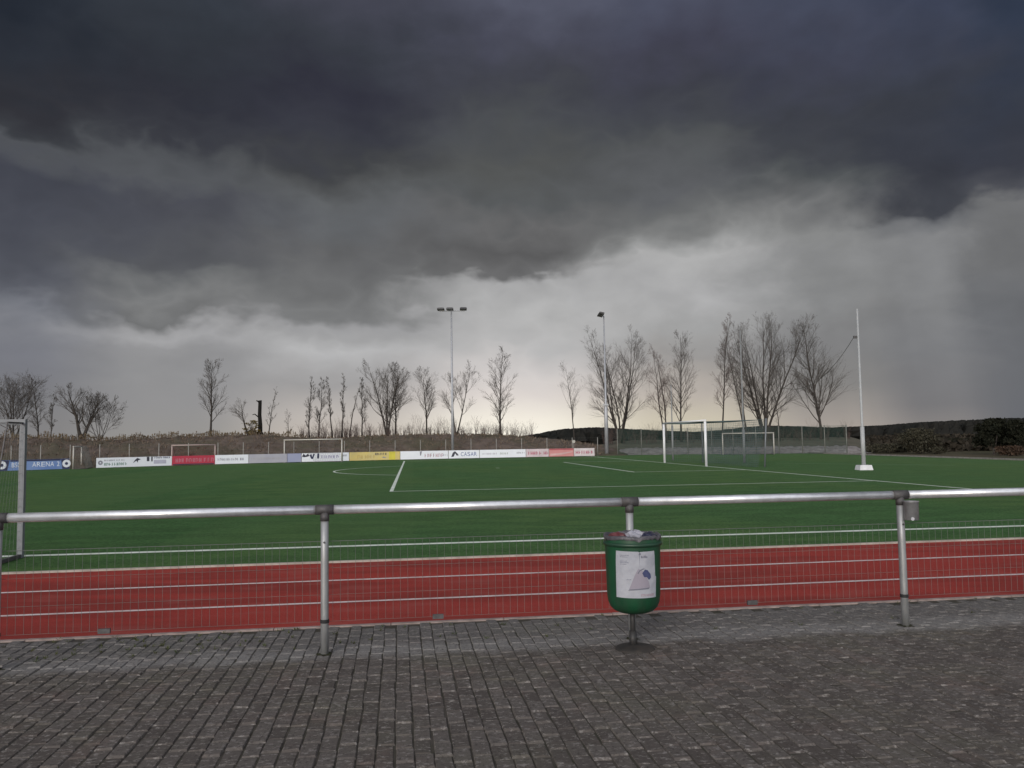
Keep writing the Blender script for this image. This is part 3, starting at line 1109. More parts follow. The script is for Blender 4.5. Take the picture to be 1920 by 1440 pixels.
def net_pole(label, foot, H, block, low_h=1.9, r0=0.085, r1=0.05, pulley=None):
    pm = m_polew if block else m_poleg
    o = thing('net_pole', label, 'pole', foot, 0, 'tall net poles behind the goal')
    mb = MB()
    z0 = 0.22 if block else 0.0
    mb.tube([(0, 0, z0), (0, 0, low_h)], r0, 14)
    mb.build('socket_tube', pm, o, True)
    mb = MB()
    mb.tube([(0, 0, low_h), (0, 0, low_h + 0.03), (0, 0, H)], [r0 * 0.8, r1, r1 * 0.8], 12)
    mb.build('mast', pm, o, True)
    if block:
        mb = MB()
        a, b = 0.30, 0.255
        zz = 0.22
        V = [(-a, -a, 0), (a, -a, 0), (a, a, 0), (-a, a, 0), (-b, -b, zz), (b, -b, zz), (b, b, zz), (-b, b, zz)]
        mb.v += V
        mb.f += [(0, 3, 2, 1), (4, 5, 6, 7), (0, 1, 5, 4), (1, 2, 6, 5), (2, 3, 7, 6), (3, 0, 4, 7)]
        mb.build('ballast_block', mat('white_ballast', (0.72, 0.72, 0.76), 0.6, c2=(0.5, 0.5, 0.52), scale=3, amount=0.5), o)
    if pulley:
        mb = MB()
        mb.box((-0.14, 0, pulley), (0.16, 0.06, 0.12))
        mb.build('pulley', m_cast, o)
    return o


f1, f2, f3 = ground(1620, 881), ground(1396, 868), ground(1262, 863)
net_pole('tallest pale pole with a white ballast block at its foot', f1, 7.35, True, 1.95, 0.095, 0.055, 6.05)
net_pole('tall thin pale pole behind the far goal, in front of the big forked tree', f2, 8.0, False, 2.0, 0.075, 0.045, 7.3)
net_pole('shorter grey pole just right of the white goal\'s far post', f3, 5.3, False, 2.4, 0.07, 0.04)
mb = MB()
pa, pb = f1 + Vector((-0.2, 0, 6.05)), f2 + Vector((0.0, -0.05, 7.25))
path = []
for i in range(25):
    t = i / 24
    q = pa.lerp(pb, t)
    q.z -= 4 * 2.6 * t * (1 - t)
    path.append(q)
mb.tube(path, 0.012, 5)
tag(mb.build('net_rope', mat('rope', (0.10, 0.10, 0.095), 0.9)), 'slack rope hanging from the tallest pale pole towards the thinner one', 'rope')

# ------------------------------------------------------------------ advertising boards
BASE = [(-260, 893.5), (0, 884.5), (180, 878.5), (400, 871.5), (640, 865.3), (750, 862.7), (900, 859.6), (1115, 855.6), (1180, 854.6)]


def base_py(px):
    for (xa, ya), (xb, yb) in zip(BASE[:-1], BASE[1:]):
        if px <= xb:
            t = (px - xa) / (xb - xa)
            return ya + (yb - ya) * t
    return BASE[-1][1]


# smooth depth of the board row
def row(px):
    acc = Vector((0, 0, 0))
    ws = (0.2, 0.6, 0.2)
    for w, d_ in zip(ws, (-60, 0, 60)):
        acc += w * pt(px, base_py(px), ground(px + d_, base_py(px + d_)).y)
    acc.z = 0
    return acc


BH = 0.70
m_bpost = mat('board_frame', (0.20, 0.20, 0.21), 0.6, 0.3)


def glyphs(mb, x0, x1, z0, h, y, seed, gap=0.22):
    """rows of small strokes the size of letters, too far off to read"""
    rr = random.Random(seed)
    x = x0
    while x < x1:
        w = h * rr.uniform(0.45, 0.8)
        s_ = h * 0.2
        kind = rr.randrange(4)
        mb.box((x + s_ / 2, y, z0 + h / 2), (s_, 0.004, h))
        if kind in (0, 1):
            mb.box((x + w - s_ / 2, y, z0 + h / 2), (s_, 0.004, h * (1 if kind else 0.7)))
        if kind in (0, 2):
            mb.box((x + w / 2, y, z0 + h - s_ / 2), (w - 2 * s_, 0.004, s_))
        if kind in (1, 2, 3):
            mb.box((x + w / 2, y, z0 + h * 0.45), (w - 2 * s_, 0.004, s_))
        x += w + h * gap
        if rr.random() < 0.12:
            x += h * 0.4


def board(label, pa, pb, face, decor=None, h=BH, pieces=1):
    a, b = row(pa), row(pb)
    d_ = (b - a)
    L = d_.length
    rz = math.atan2(d_.y, d_.x)
    o = thing('advertising_board', label, 'board', a, rz)
    mb = MB()
    mb.box((L / 2, 0, 0.05 + h / 2), (L - 0.02, 0.03, h))
    mb.build('panel', face, o)
    n = max(1, int(round(L / 2.5)))
    for i in range(n + 1):
        mb = MB()
        x = min(max(0.06, L * i / n), L - 0.06)
        mb.box((x, 0.045, 0.36), (0.05, 0.05, 0.78))
        mb.build('stake', m_bpost, o)
    if decor:
        decor(o, L)
    return o


def paint(c, name, c2=None, amount=0.5, scale=1.2):
    return mat(name, c, 0.45, c2=c2, amount=amount, scale=scale)


m_bw = paint((0.79, 0.82, 0.89), 'board_white', (0.71, 0.74, 0.81))
m_navy = paint((0.03, 0.035, 0.10), 'board_navy')
m_ink = paint((0.05, 0.05, 0.075), 'board_dark_ink')
m_greyink = paint((0.30, 0.30, 0.36), 'board_grey_ink')
m_redink = paint((0.45, 0.10, 0.16), 'board_red_ink')
m_roseink = paint((0.50, 0.36, 0.42), 'board_rose_ink')
FACE_Y = -0.0172


def letters(o, x0, x1, z0, h, m, seed, name='lettering'):
    mb = MB()
    glyphs(mb, x0, x1, z0, h, FACE_Y, seed)
    tag(mb.build(name, m, o), kind='stuff')


def text(o, s_, x, z, size, m, width):
    step = width / len(s_)
    for i, ch in enumerate(s_):
        cu = D.curves.new('letter', 'FONT')
        cu.body = ch
        cu.size = size
        cu.extrude = 0.002
        tmp = D.objects.new('tmp', cu)
        col.objects.link(tmp)
        dg = bpy.context.evaluated_depsgraph_get()
        me = D.meshes.new_from_object(tmp.evaluated_get(dg))
        D.objects.remove(tmp)
        me.materials.clear()
        me.materials.append(m)
        t = D.objects.new('letter', me)
        col.objects.link(t)
        t.parent = o
        xs = [v.co.x for v in me.vertices]
        k = step * 0.84 / (max(xs) - min(xs))
        t.location = (x + i * step - min(xs) * k, FACE_Y, z)
        t.rotation_euler = (R(90), 0, 0)
        t.scale = (k, 1, 1)


def shape(o, name, pts, m, lift=0.0):
    mb = MB()
    y = FACE_Y - lift
    n = len(pts)
    mb.v += [(x, y, z) for x, z in pts] + [(x, y + 0.003, z) for x, z in pts]
    mb.f.append(tuple(range(n)))
    for i in range(n):
        mb.f.append((i, n + i, n + (i + 1) % n, (i + 1) % n))
    return mb.build(name, m, o)


def ringshape(o, name, cx, cz, r0, r1, m):
    mb = MB()
    n = 20
    for k in range(n):
        a, b = 2 * math.pi * k / n, 2 * math.pi * (k + 1) / n
        P = [(cx + r_ * math.cos(t), FACE_Y - 0.002, cz + r_ * math.sin(t)) for t, r_ in ((a, r0), (b, r0), (b, r1), (a, r1))]
        mb.quad(*P)
    return mb.build(name, m, o)


def deco_blue(o, L):
    k = L / 145.0                        # metres per photo pixel along the board
    x = lambda p: (p + 15) * k
    shape(o, 'dark_end', [(x(116), 0.06), (x(129.5), 0.06), (x(129.5), 0.74), (x(113), 0.74)], m_navy)
    shape(o, 'dark_end', [(x(-14.5), 0.06), (x(12), 0.06), (x(16), 0.74), (x(-14.5), 0.74)], m_navy)
    shape(o, 'dark_top', [(x(17), 0.64), (x(112.5), 0.64), (x(112.5), 0.745), (x(17), 0.745)], m_navy)
    ringshape(o, 'ball_emblem', x(124), 0.42, 0.10, 0.27, m_bw)
    ringshape(o, 'ball_emblem', x(2), 0.42, 0.10, 0.27, m_bw)
    text(o, 'BSC', x(20), 0.26, 0.46, m_bw, 16 * k)
    text(o, 'ARENA', x(58), 0.26, 0.46, m_bw, 43 * k)
    text(o, '2', x(105), 0.26, 0.46, m_bw, 6 * k)


board('blue board with dark ends, white ball emblems and the word ARENA', -15, 130, paint((0.12, 0.22, 0.50), 'board_blue', (0.22, 0.32, 0.58), 0.8, 0.7), deco_blue)


def deco_w1(o, L):
    ringshape(o, 'emblem', 0.28, 0.4, 0.05, 0.16, m_greyink)
    letters(o, L * 0.10, L * 0.40, 0.18, 0.20, paint((0.16, 0.28, 0.24), 'board_teal_ink'), 3)
    letters(o, L * 0.10, L * 0.36, 0.5, 0.11, m_greyink, 4)
    shape(o, 'bird_logo', [(L * .47, .30), (L * .50, .55), (L * .53, .68), (L * .575, .58), (L * .54, .50), (L * .535, .34), (L * .515, .48)], m_ink)
    shape(o, 'dark_block', [(L * .655, .42), (L * .69, .42), (L * .69, .74), (L * .655, .74)], m_ink)
    shape(o, 'dark_block', [(L * .715, .40), (L * .735, .40), (L * .735, .74), (L * .715, .74)], m_ink)
    letters(o, L * 0.76, L * 0.96, 0.60, 0.13, m_navy, 5)
    shape(o, 'lilac_patch', [(L * .75, .22), (L * .92, .22), (L * .92, .5), (L * .75, .5)], paint((0.50, 0.50, 0.62), 'board_lilac'))


board('white board with a dark bird logo at the left end of the row', 180, 322, m_bw, deco_w1)


def deco_red(o, L):
    letters(o, L * 0.08, L * 0.92, 0.26, 0.30, paint((0.55, 0.20, 0.26), 'board_light_red'), 7)
    shape(o, 'dark_foot', [(L * .02, .06), (L * .98, .06), (L * .98, .15), (L * .02, .15)], m_ink)


board('bright red board behind the low rosy grey goal', 322.5, 402.5, paint((0.52, 0.045, 0.085), 'board_red', (0.40, 0.03, 0.06)), deco_red)


def deco_w2(o, L):
    letters(o, L * 0.08, L * 0.85, 0.30, 0.20, m_greyink, 8)


board('white board with one line of grey text right of the red one', 403, 466, m_bw, deco_w2)


def deco_g(o, L):
    letters(o, L * 0.06, L * 0.8, 0.30, 0.18, paint((0.42, 0.41, 0.44), 'board_pale_ink'), 9)


board('faded grey board left of the youth goal', 466.5, 538, paint((0.42, 0.42, 0.47), 'board_grey', (0.36, 0.36, 0.44), 0.8), deco_g)
board('plain lilac blue board behind the left post of the youth goal', 538.5, 565, paint((0.30, 0.33, 0.50), 'board_lilac_blue', (0.36, 0.37, 0.48)), None)


def deco_v(o, L):
    x = lambda p: (p - 565.5) * L / 89.0
    shape(o, 'crown_logo', [(x(566), .48), (x(569), .72), (x(573), .56), (x(577), .72), (x(580), .52), (x(576), .46), (x(570), .42)], m_ink)
    shape(o, 'letter_v', [(x(580), .60), (x(583), .28), (x(586.5), .28), (x(590), .70), (x(587), .70), (x(585), .42), (x(583.5), .66)], m_navy)
    shape(o, 'letter_v', [(x(594), .30), (x(597.5), .30), (x(598), .72), (x(594.5), .72)], m_navy)
    letters(o, x(602), x(634), 0.30, 0.24, paint((0.30, 0.27, 0.50), 'board_violet_ink'), 12)
    letters(o, x(640), x(652), 0.42, 0.16, m_greyink, 13)


board('white board with a big navy V logo and violet lettering', 565.5, 654.5, m_bw, deco_v)


def deco_y(o, L):
    x = lambda p: (p - 655) * L / 95.0
    letters(o, x(703), x(722), 0.46, 0.2, m_ink, 14)
    letters(o, x(670), x(700), 0.2, 0.3, paint((0.58, 0.43, 0.15), 'board_ochre'), 15)
    shape(o, 'lemon_patch', [(x(729), .06), (x(741), .06), (x(741), .74), (x(729), .74)], paint((0.68, 0.60, 0.08), 'board_lemon'))
    shape(o, 'black_stroke', [(x(716), .24), (x(722), .20), (x(724), .26), (x(718), .34)], m_greyink)


board('yellow board with black lettering near the middle of the row', 655, 750, paint((0.66, 0.52, 0.17), 'board_yellow', (0.56, 0.48, 0.24), 0.8, 0.9), deco_y)


def deco_w3(o, L):
    x = lambda p: (p - 750.5) * L / 90.0
    shape(o, 'dark_hook', [(x(787), .36), (x(789), .36), (x(791), .72), (x(787), .72)], m_greyink)
    letters(o, x(796), x(828), 0.20, 0.3, m_roseink, 16)
    letters(o, x(831), x(839), 0.28, 0.16, m_greyink, 17)


board('white board with rose lettering just right of the yellow one', 750.5, 840.5, m_bw, deco_w3)


def deco_w4(o, L):
    x = lambda p: (p - 841) * L / 58.0
    shape(o, 'arch_logo', [(x(846), .18), (x(849), .55), (x(853), .68), (x(858), .45), (x(860), .3), (x(856), .30), (x(853.5), .5), (x(850.5), .2)], m_ink)
    text(o, 'CASAR', x(864), 0.24, 0.5, paint((0.12, 0.16, 0.36), 'board_blue_ink'), x(895) - x(864))


board('white board with a dark arch logo and blue capitals at the floodlight mast', 841, 899, m_bw, deco_w4)


def deco_w5(o, L):
    letters(o, L * 0.05, L * 0.38, 0.32, 0.16, paint((0.50, 0.48, 0.56), 'board_pale_violet_ink'), 18)
    letters(o, L * 0.44, L * 0.62, 0.30, 0.18, paint((0.42, 0.45, 0.42), 'board_sage_ink'), 19)
    letters(o, L * 0.80, L * 0.96, 0.36, 0.15, m_greyink, 20)


board('white board with faint pale lettering left of the rose ones', 899.5, 986, m_bw, deco_w5)


def deco_p1(o, L):
    letters(o, L * 0.10, L * 0.92, 0.24, 0.28, m_redink, 21)


board('pinkish white board with crimson lettering left of the salmon one', 986.5, 1029, paint((0.66, 0.56, 0.60), 'board_pinkish'), deco_p1)


def deco_p2(o, L):
    shape(o, 'red_top', [(L * .02, .62), (L * .98, .62), (L * .98, .745), (L * .02, .745)], paint((0.42, 0.10, 0.12), 'board_brick_red'))
    shape(o, 'pale_swoosh', [(L * .05, .12), (L * .5, .20), (L * .95, .42), (L * .95, .5), (L * .4, .34), (L * .05, .3)], paint((0.66, 0.42, 0.42), 'board_pale_salmon'))


board('salmon red board second from the right end of the row', 1029.5, 1076, paint((0.58, 0.26, 0.26), 'board_salmon', (0.50, 0.2, 0.2)), deco_p2)


def deco_p3(o, L):
    letters(o, L * 0.08, L * 0.86, 0.24, 0.28, m_redink, 22)


board('white board with red lettering at the right end of the row', 1076.5, 1115, paint((0.66, 0.60, 0.62), 'board_offwhite'), deco_p3)

# ------------------------------------------------------------------ wire fence behind the boards and along the far right end
m_fpost = mat('fence_post_steel', (0.30, 0.29, 0.27), 0.6, 0.2, scale=5)
fence = thing('wire_fence', 'low wire fence with thin grey posts behind the row of boards', 'fence')
fp = []
px = 20.0
while px < 1135:
    q = row(px)
    n_ = Vector((q.x, q.y, 0)).normalized()
    fp.append(q + n_ * 1.1)
    px += 47.5 + (8 if px < 400 else 0)
for q in fp:
    mb = MB()
    mb.tube([(q.x, q.y, -0.05), (q.x, q.y, 1.72)], 0.032, 8)
    mb.build('post', m_fpost, fence, True)
mb = MB()
for a, b in zip(fp[:-1], fp[1:]):
    for z in (0.1, 0.45, 0.8, 1.15, 1.45, 1.68):
        mb.tube([(a.x, a.y + 0.035, z), (b.x, b.y + 0.035, z)], 0.004, 3, cap=False)
mb.build('wires', m_wire, fence)

fence2 = thing('net_fence', 'tall thin-posted fence with green netting behind the goals', 'fence')
fq = []
for px, Y_ in ((1158, 77), (1203, 76.5), (1247, 76), (1290, 75.5), (1335, 75), (1375, 74.5), (1418, 74), (1461, 73), (1505, 72), (1547, 71), (1588, 70)):
    q = pt(px, 840, Y_)
    q.z = 0
    fq.append(q)
for q in fq:
    mb = MB()
    mb.tube([(q.x, q.y, -0.05), (q.x, q.y, 2.45)], 0.04, 8)
    mb.build('post', m_fpost, fence2, True)
mb = MB()
for a, b in zip(fq[:-1], fq[1:]):
    net_sheet(mb, a + Vector((0, -0.05, 0.05)), b + Vector((0, -0.05, 0.05)), b + Vector((0, -0.05, 2.4)), a + Vector((0, -0.05, 2.4)), 0.10, 0.009)
mb.build('netting', m_net_green, fence2)

# round white sign on a stick by the right end of the boards
q = row(1077) + Vector((0, 0.5, 0))
sign = thing('round_sign', 'small round white sign on a thin post above the salmon board', 'sign', q)
mb = MB()
mb.tube([(0, 0, 0), (0, 0, 1.25)], 0.03, 8)
mb.build('post', m_fpost, sign)
mb = MB()
mb.tube([(0, -0.04, 1.36), (0, -0.065, 1.36)], 0.14, 20)
mb.build('disc', paint((0.42, 0.41, 0.38), 'sign_offwhite'), sign)

# ------------------------------------------------------------------ floodlight masts
m_mast = mat('mast_steel', (0.42, 0.43, 0.46), 0.5, 0.4, c2=(0.34, 0.35, 0.38), scale=2, amount=0.5)
m_lamp = mat('lamp_housing', (0.05, 0.05, 0.055), 0.5, 0.3, scale=5)
m_glass = mat('lamp_glass', (0.25, 0.26, 0.28), 0.15, scale=5)


def lamp(parent, c, face):
    """flat floodlight: ribbed box tilted to the pitch"""
    face = Vector(face).normalized()
    sx = Vector((0, 0, 1)).cross(face).normalized()
    n = (face * 0.22 + Vector((0, 0, -1))).normalized()
    t_ = n.cross(sx)
    mb = MB()
    mb.box(c, (0.62, 0.46, 0.13), (sx, t_, n))
    for k in range(5):
        mb.box(Vector(c) - n * 0.085 + t_ * (k - 2) * 0.09, (0.46, 0.02, 0.04), (sx, t_, n))
    o = mb.build('lamp', m_lamp, parent)
    mb = MB()
    mb.box(Vector(c) + n * 0.068, (0.55, 0.40, 0.006), (sx, t_, n))
    mb.build('glass', m_glass, o)


q = row(849)
q = q + Vector((q.x, q.y, 0)).normalized() * 2.2
H1 = pt(845, 583, q.y).z
mast1 = thing('floodlight_mast', 'tall slim floodlight mast with three lamps on a crossarm', 'floodlight', q)
mb = MB()
mb.tube([(0, 0, -0.1), (0, 0, 4), (0, 0, H1)], [0.13, 0.11, 0.065], 14)
mb.build('mast', m_mast, mast1, True)
mb = MB()
mb.tube([(-1.1, 0, H1), (1.25, 0, H1)], 0.045, 8)
mb.build('crossarm', m_mast, mast1)
for dx in (-0.95, -0.12, 1.1):
    lamp(mast1, Vector((dx, -0.12, H1 + 0.14)), (0.1 * dx, -1, 0))
q = pt(1138, 856, 77.5)
q.z = 0
H2 = pt(1130, 592, q.y).z
mast2 = thing('floodlight_mast', 'slim floodlight mast with one lamp cluster, right of the board row', 'floodlight', q)
mb = MB()
mb.tube([(0, 0, -0.1), (0, 0, 4.6), (0, 0, 4.7), (0, 0, H2)], [0.18, 0.16, 0.10, 0.055], 14)
mb.build('mast', m_mast, mast2, True)
mb = MB()
mb.box((-0.02, -0.18, 4.75), (0.5, 0.22, 0.16))
mb.build('junction_box', m_mast, mast2)
mb = MB()
mb.tube([(-0.1, -0.9, H2), (-0.1, 0.9, H2)], 0.045, 8)
mb.build('crossarm', m_mast, mast2)
for dy in (-0.8, 0.0, 0.8):
    lamp(mast2, Vector((-0.28, dy, H2 + 0.12)), (-1, 0, 0))

# ------------------------------------------------------------------ embankment behind the boards
CREST = [(-300, 824), (0, 822), (120, 823), (200, 827), (300, 821), (400, 818), (480, 816), (560, 820), (640, 822), (700, 818), (800, 815), (900, 815), (960, 818), (1020, 823), (1080, 828), (1130, 837), (1180, 846)]


def interp(tab, x):
    if x <= tab[0][0]:
        return tab[0][1]
    for (xa, ya), (xb, yb) in zip(tab[:-1], tab[1:]):
        if x <= xb:
            return ya + (yb - ya) * (x - xa) / (xb - xa)
    return tab[-1][1]


m_bank = mat('dry_bank', (0.155, 0.122, 0.105), 0.95, c2=(0.085, 0.068, 0.058), scale=1.1, amount=0.9, bump=0.9, bscale=4, obj=False, big=((0.082, 0.08, 0.050), 0.25, 0.7), detail=9)
CREST_OFF = 9.0
mb = MB()
br = random.Random(21)
SX = [(-300 + i * 7.5) for i in range(198)]
prof = [(1.6, -0.1), (2.2, 0.05), (3.0, 0.18), (4.0, 0.34), (5.0, 0.52), (6.0, 0.68), (7.0, 0.83), (8.0, 0.94), (9.0, 1.0), (10.0, 1.0), (12.0, 0.97), (16.0, 0.92), (24.0, 0.8), (40.0, 0.3), (60.0, -0.1)]
crest_pts = []
for i, px in enumerate(SX):
    b = row(px)
    n_ = Vector((b.x, b.y, 0)).normalized()
    cd = b + n_ * CREST_OFF
    zc = pt(px, interp(CREST, px), cd.y).z
    crest_pts.append((px, b, n_, zc))
    for (off, k) in prof:
        p = b + n_ * off
        w = br.uniform(-0.11, 0.11) * (1 if k > 0.1 else 0.2)
        mb.v.append((p.x, p.y, max(-0.09, zc * k + w)))
NP = len(prof)
for i in range(len(SX) - 1):
    for j in range(NP - 1):
        a = i * NP + j
        mb.f.append((a, a + NP, a + NP + 1, a + 1))
tag(mb.build('embankment', m_bank, None, True), kind='structure')


def bank_point(px, off):
    b = row(px)
    n_ = Vector((b.x, b.y, 0)).normalized()
    zc = pt(px, interp(CREST, px), (b + n_ * CREST_OFF).y).z
    p = b + n_ * off
    p.z = zc * interp(prof, off)
    return p


# dry grass on the slope and tall dead weeds along the crest
m_dry = mat('dry_stalks', (0.21, 0.165, 0.130), 0.95, c2=(0.11, 0.082, 0.066), scale=0.9, amount=0.9, obj=False)
mb = MB()
wr = random.Random(4)
for i in range(3800):
    px = wr.uniform(-60, 1130)
    off = wr.uniform(2.0, 9.5)
    p = bank_point(px, off)
    h = wr.uniform(0.06, 0.22)
    for k in range(3):
        a = wr.uniform(0, 6.28)
        d_ = Vector((math.cos(a), math.sin(a), 0))
        top = p + Vector((wr.uniform(-.2, .2), wr.uniform(-.2, .2), h))
        mb.tri(p - d_ * 0.04 - Vector((0, 0, 0.06)), p + d_ * 0.04 - Vector((0, 0, 0.06)), top)
tag(mb.build('bank_grass', m_dry), 'dry brown grass covering the embankment behind the boards', 'grass', kind='stuff')
m_weed = mat('dead_weeds', (0.115, 0.085, 0.062), 0.95, c2=(0.22, 0.175, 0.115), scale=0.7, amount=0.8, obj=False)
mb = MB()
for i in range(1500):
    px = wr.uniform(-60, 575) if i % 5 else wr.uniform(575, 1000)
    if px > 575:
        hh = wr.uniform(0.05, 0.2)
    else:
        cl = 0.5 + 0.5 * math.sin(px * 0.13) * math.sin(px * 0.047 + 1.3)
        hh = wr.uniform(0.12, 0.38) + 0.55 * cl * cl * wr.random()
    p = bank_point(px, wr.uniform(8.3, 11.5))
    tip = p + Vector((wr.gauss(0, 0.10), wr.gauss(0, 0.10), hh))
    mb.tube([p - Vector((0, 0, 0.1)), (p + tip) / 2 + Vector((wr.gauss(0, .03), 0, 0)), tip], [0.016, 0.012, 0.006], 3, cap=False)
    if wr.random() < 0.65:
        for k in range(4):
            c = p.lerp(tip, wr.uniform(0.6, 1.0))
            e = Vector((wr.gauss(0, 1), wr.gauss(0, 1), wr.gauss(0.5, 1))).normalized()
            e2 = e.cross(Vector((wr.random(), wr.random(), 0.3))).normalized()
            s_ = wr.uniform(0.04, 0.10)
            mb.quad(c - e * s_, c + e2 * s_ * 0.6, c + e * s_, c - e2 * s_ * 0.6)
tag(mb.build('crest_weeds', m_weed), 'tall dead weeds along the top of the embankment', 'weeds', kind='stuff')

# ------------------------------------------------------------------ rubble berm and meadow slope behind the right goal
m_rubble = mat('pale_rubble', (0.30, 0.28, 0.275), 0.95, c2=(0.17, 0.155, 0.15), scale=1.6, amount=0.9, bump=1.0, bscale=5, obj=False)
m_meadow = mat('dull_meadow', (0.13, 0.12, 0.095), 0.95, c2=(0.09, 0.086, 0.068), scale=0.5, amount=0.9, bump=0.6, bscale=3, obj=False)


def ridge(name, m, px0, px1, Ys, zs, step, jit, seed, taper=60, bend=-0.0):
    rr = random.Random(seed)
    mb = MB()
    n = int((px1 - px0) / step) + 1
    for i in range(n):
        px = px0 + (px1 - px0) * i / (n - 1)
        k = min(1.0, (px - px0) / taper, (px1 - px) / taper)
        k = k * k * (3 - 2 * k)
        for Y_, z_ in zip(Ys, zs):
            Yb = Y_ + bend * (px - px0)
            p = pt(px, 830, Yb)
            mb.v.append((p.x, Yb, max(-0.1, z_ * k + rr.uniform(-jit, jit) * (1 if z_ > 0.05 else 0.2) - 0.04)))
    m_ = len(Ys)
    for i in range(n - 1):
        for j in range(m_ - 1):
            a = i * m_ + j
            mb.f.append((a, a + m_, a + m_ + 1, a + 1))
    return tag(mb.build(name, m, None, True), kind='structure')


ridge('rubble_berm', m_rubble, 1128, 1640, (78.5, 79.2, 80, 81, 82, 83, 85), (-0.05, 0.2, 0.42, 0.58, 0.62, 0.5, 0.0), 5, 0.09, 31, 50, -0.012)
ridge('meadow_slope', m_meadow, 1090, 1660, (86, 89, 93, 98, 104, 112, 125), (-0.05, 0.3, 0.7, 1.05, 1.3, 1.32, 0.6), 8, 0.06, 32, 70, -0.01)

# ------------------------------------------------------------------ far wood
WOOD = [(900, 828), (960, 821), (1000, 814), (1030, 808), (1060, 803), (1120, 800), (1170, 803), (1230, 806), (1300, 809), (1350, 806), (1400, 800), (1440, 797), (1480, 798), (1560, 801), (1650, 797), (1720, 791), (1800, 787), (1920, 782), (2100, 779), (2500, 776)]
m_wood = mat('dark_conifer', (0.014, 0.015, 0.014), 0.95, c2=(0.023, 0.022, 0.020), scale=0.15, amount=0.9, obj=False)
WD = 330.0
mb = MB()
m_hill = mat('wooded_hill_floor', (0.022, 0.021, 0.018), 0.95, scale=0.1, obj=False)
for i in range(81):
    px = 860 + i * 22
    ztop = pt(px, interp(WOOD, px), WD).z
    for Y_, k in ((230, 0.0), (260, 0.12), (300, 0.4), (335, 0.62), (380, 0.6), (450, 0.2), (500, 0.0)):
        p = pt(px, 830, Y_)
        mb.v.append((p.x, Y_, max(-0.1, (ztop - 1.5) * k) - 0.08))
for i in range(80):
    for j in range(6):
        a = i * 7 + j
        mb.f.append((a, a + 7, a + 8, a + 1))
tag(mb.build('hill', m_hill, None, True), kind='structure')
wr = random.Random(8)
mb = MB()
for i in range(2600):
    px = wr.uniform(905, 2450)
    Y_ = wr.uniform(236, 345)
    ztop = pt(px, interp(WOOD, px), Y_).z * (1 if Y_ > 300 else 0.98)
    base = max(0, (ztop - 1.5)) * interp(((230, 0.0), (260, 0.12), (300, 0.4), (335, 0.62), (380, 0.6)), Y_) - 0.1
    top = min(ztop, base + wr.uniform(3.0, 6.5)) if Y_ < 300 else ztop - abs(wr.gauss(0, 0.45))
    if top - base < 0.6:
        continue
    p = pt(px, 830, Y_)
    w = wr.uniform(1.4, 3.6)
    conif = wr.random() < 0.6
    n = 6
    rings = ((0.0, 0.75), (0.25, 1.0), (0.6, 0.62), (0.85, 0.3)) if conif else ((0.0, 0.6), (0.3, 1.0), (0.7, 0.9), (0.92, 0.5))
    b0 = len(mb.v)
    for (t, k) in rings:
        for q_ in range(n):
            a = 2 * math.pi * q_ / n + t
            r_ = w * k * wr.uniform(0.7, 1.2)
            mb.v.append((p.x + r_ * math.cos(a), Y_ + r_ * math.sin(a), base + (top - base) * min(1, t + wr.uniform(-0.05, 0.05))))
    tip = len(mb.v)
    mb.v.append((p.x, Y_, top))
    for j in range(3):
        for q_ in range(n):
            a, b = b0 + j * n + q_, b0 + j * n + (q_ + 1) % n
            mb.f.append((a, b, b + n, a + n))
    for q_ in range(n):
        mb.f.append((b0 + 3 * n + q_, b0 + 3 * n + (q_ + 1) % n, tip))
tag(mb.build('far_wood', m_wood), 'dark wood on the low hill along the horizon', 'wood', kind='stuff')


# dark scrub between the field edge and the wood
mb = MB()
for i in range(1500):
    px = wr.uniform(1625, 2400)
    Y_ = 74 + 150 * wr.random() ** 1.6
    p = pt(px, 830, Y_)
    hh = wr.uniform(0.3, 0.8) * (0.7 + Y_ / 200)
    for k in range(14):
        c = Vector((p.x + wr.gauss(0, hh * 0.45), Y_ + wr.gauss(0, hh * 0.45), hh * wr.random() ** 0.8))
        e = Vector((wr.gauss(0, 1), wr.gauss(0, 1), wr.gauss(0, 1))).normalized()
        e2 = e.cross(Vector((wr.random(), wr.random(), wr.random()))).normalized()
        s_ = wr.uniform(0.15, 0.42) * (0.6 + Y_ / 150)
        mb.quad(c - e * s_, c + e2 * s_ * 0.6, c + e * s_, c - e2 * s_ * 0.6)
tag(mb.build('dark_scrub', mat('winter_scrub', (0.048, 0.040, 0.031), 0.95, c2=(0.018, 0.018, 0.016), scale=0.3, amount=0.9, obj=False)), 'dark low scrub between the field edge and the far wood', 'scrub', kind='stuff')


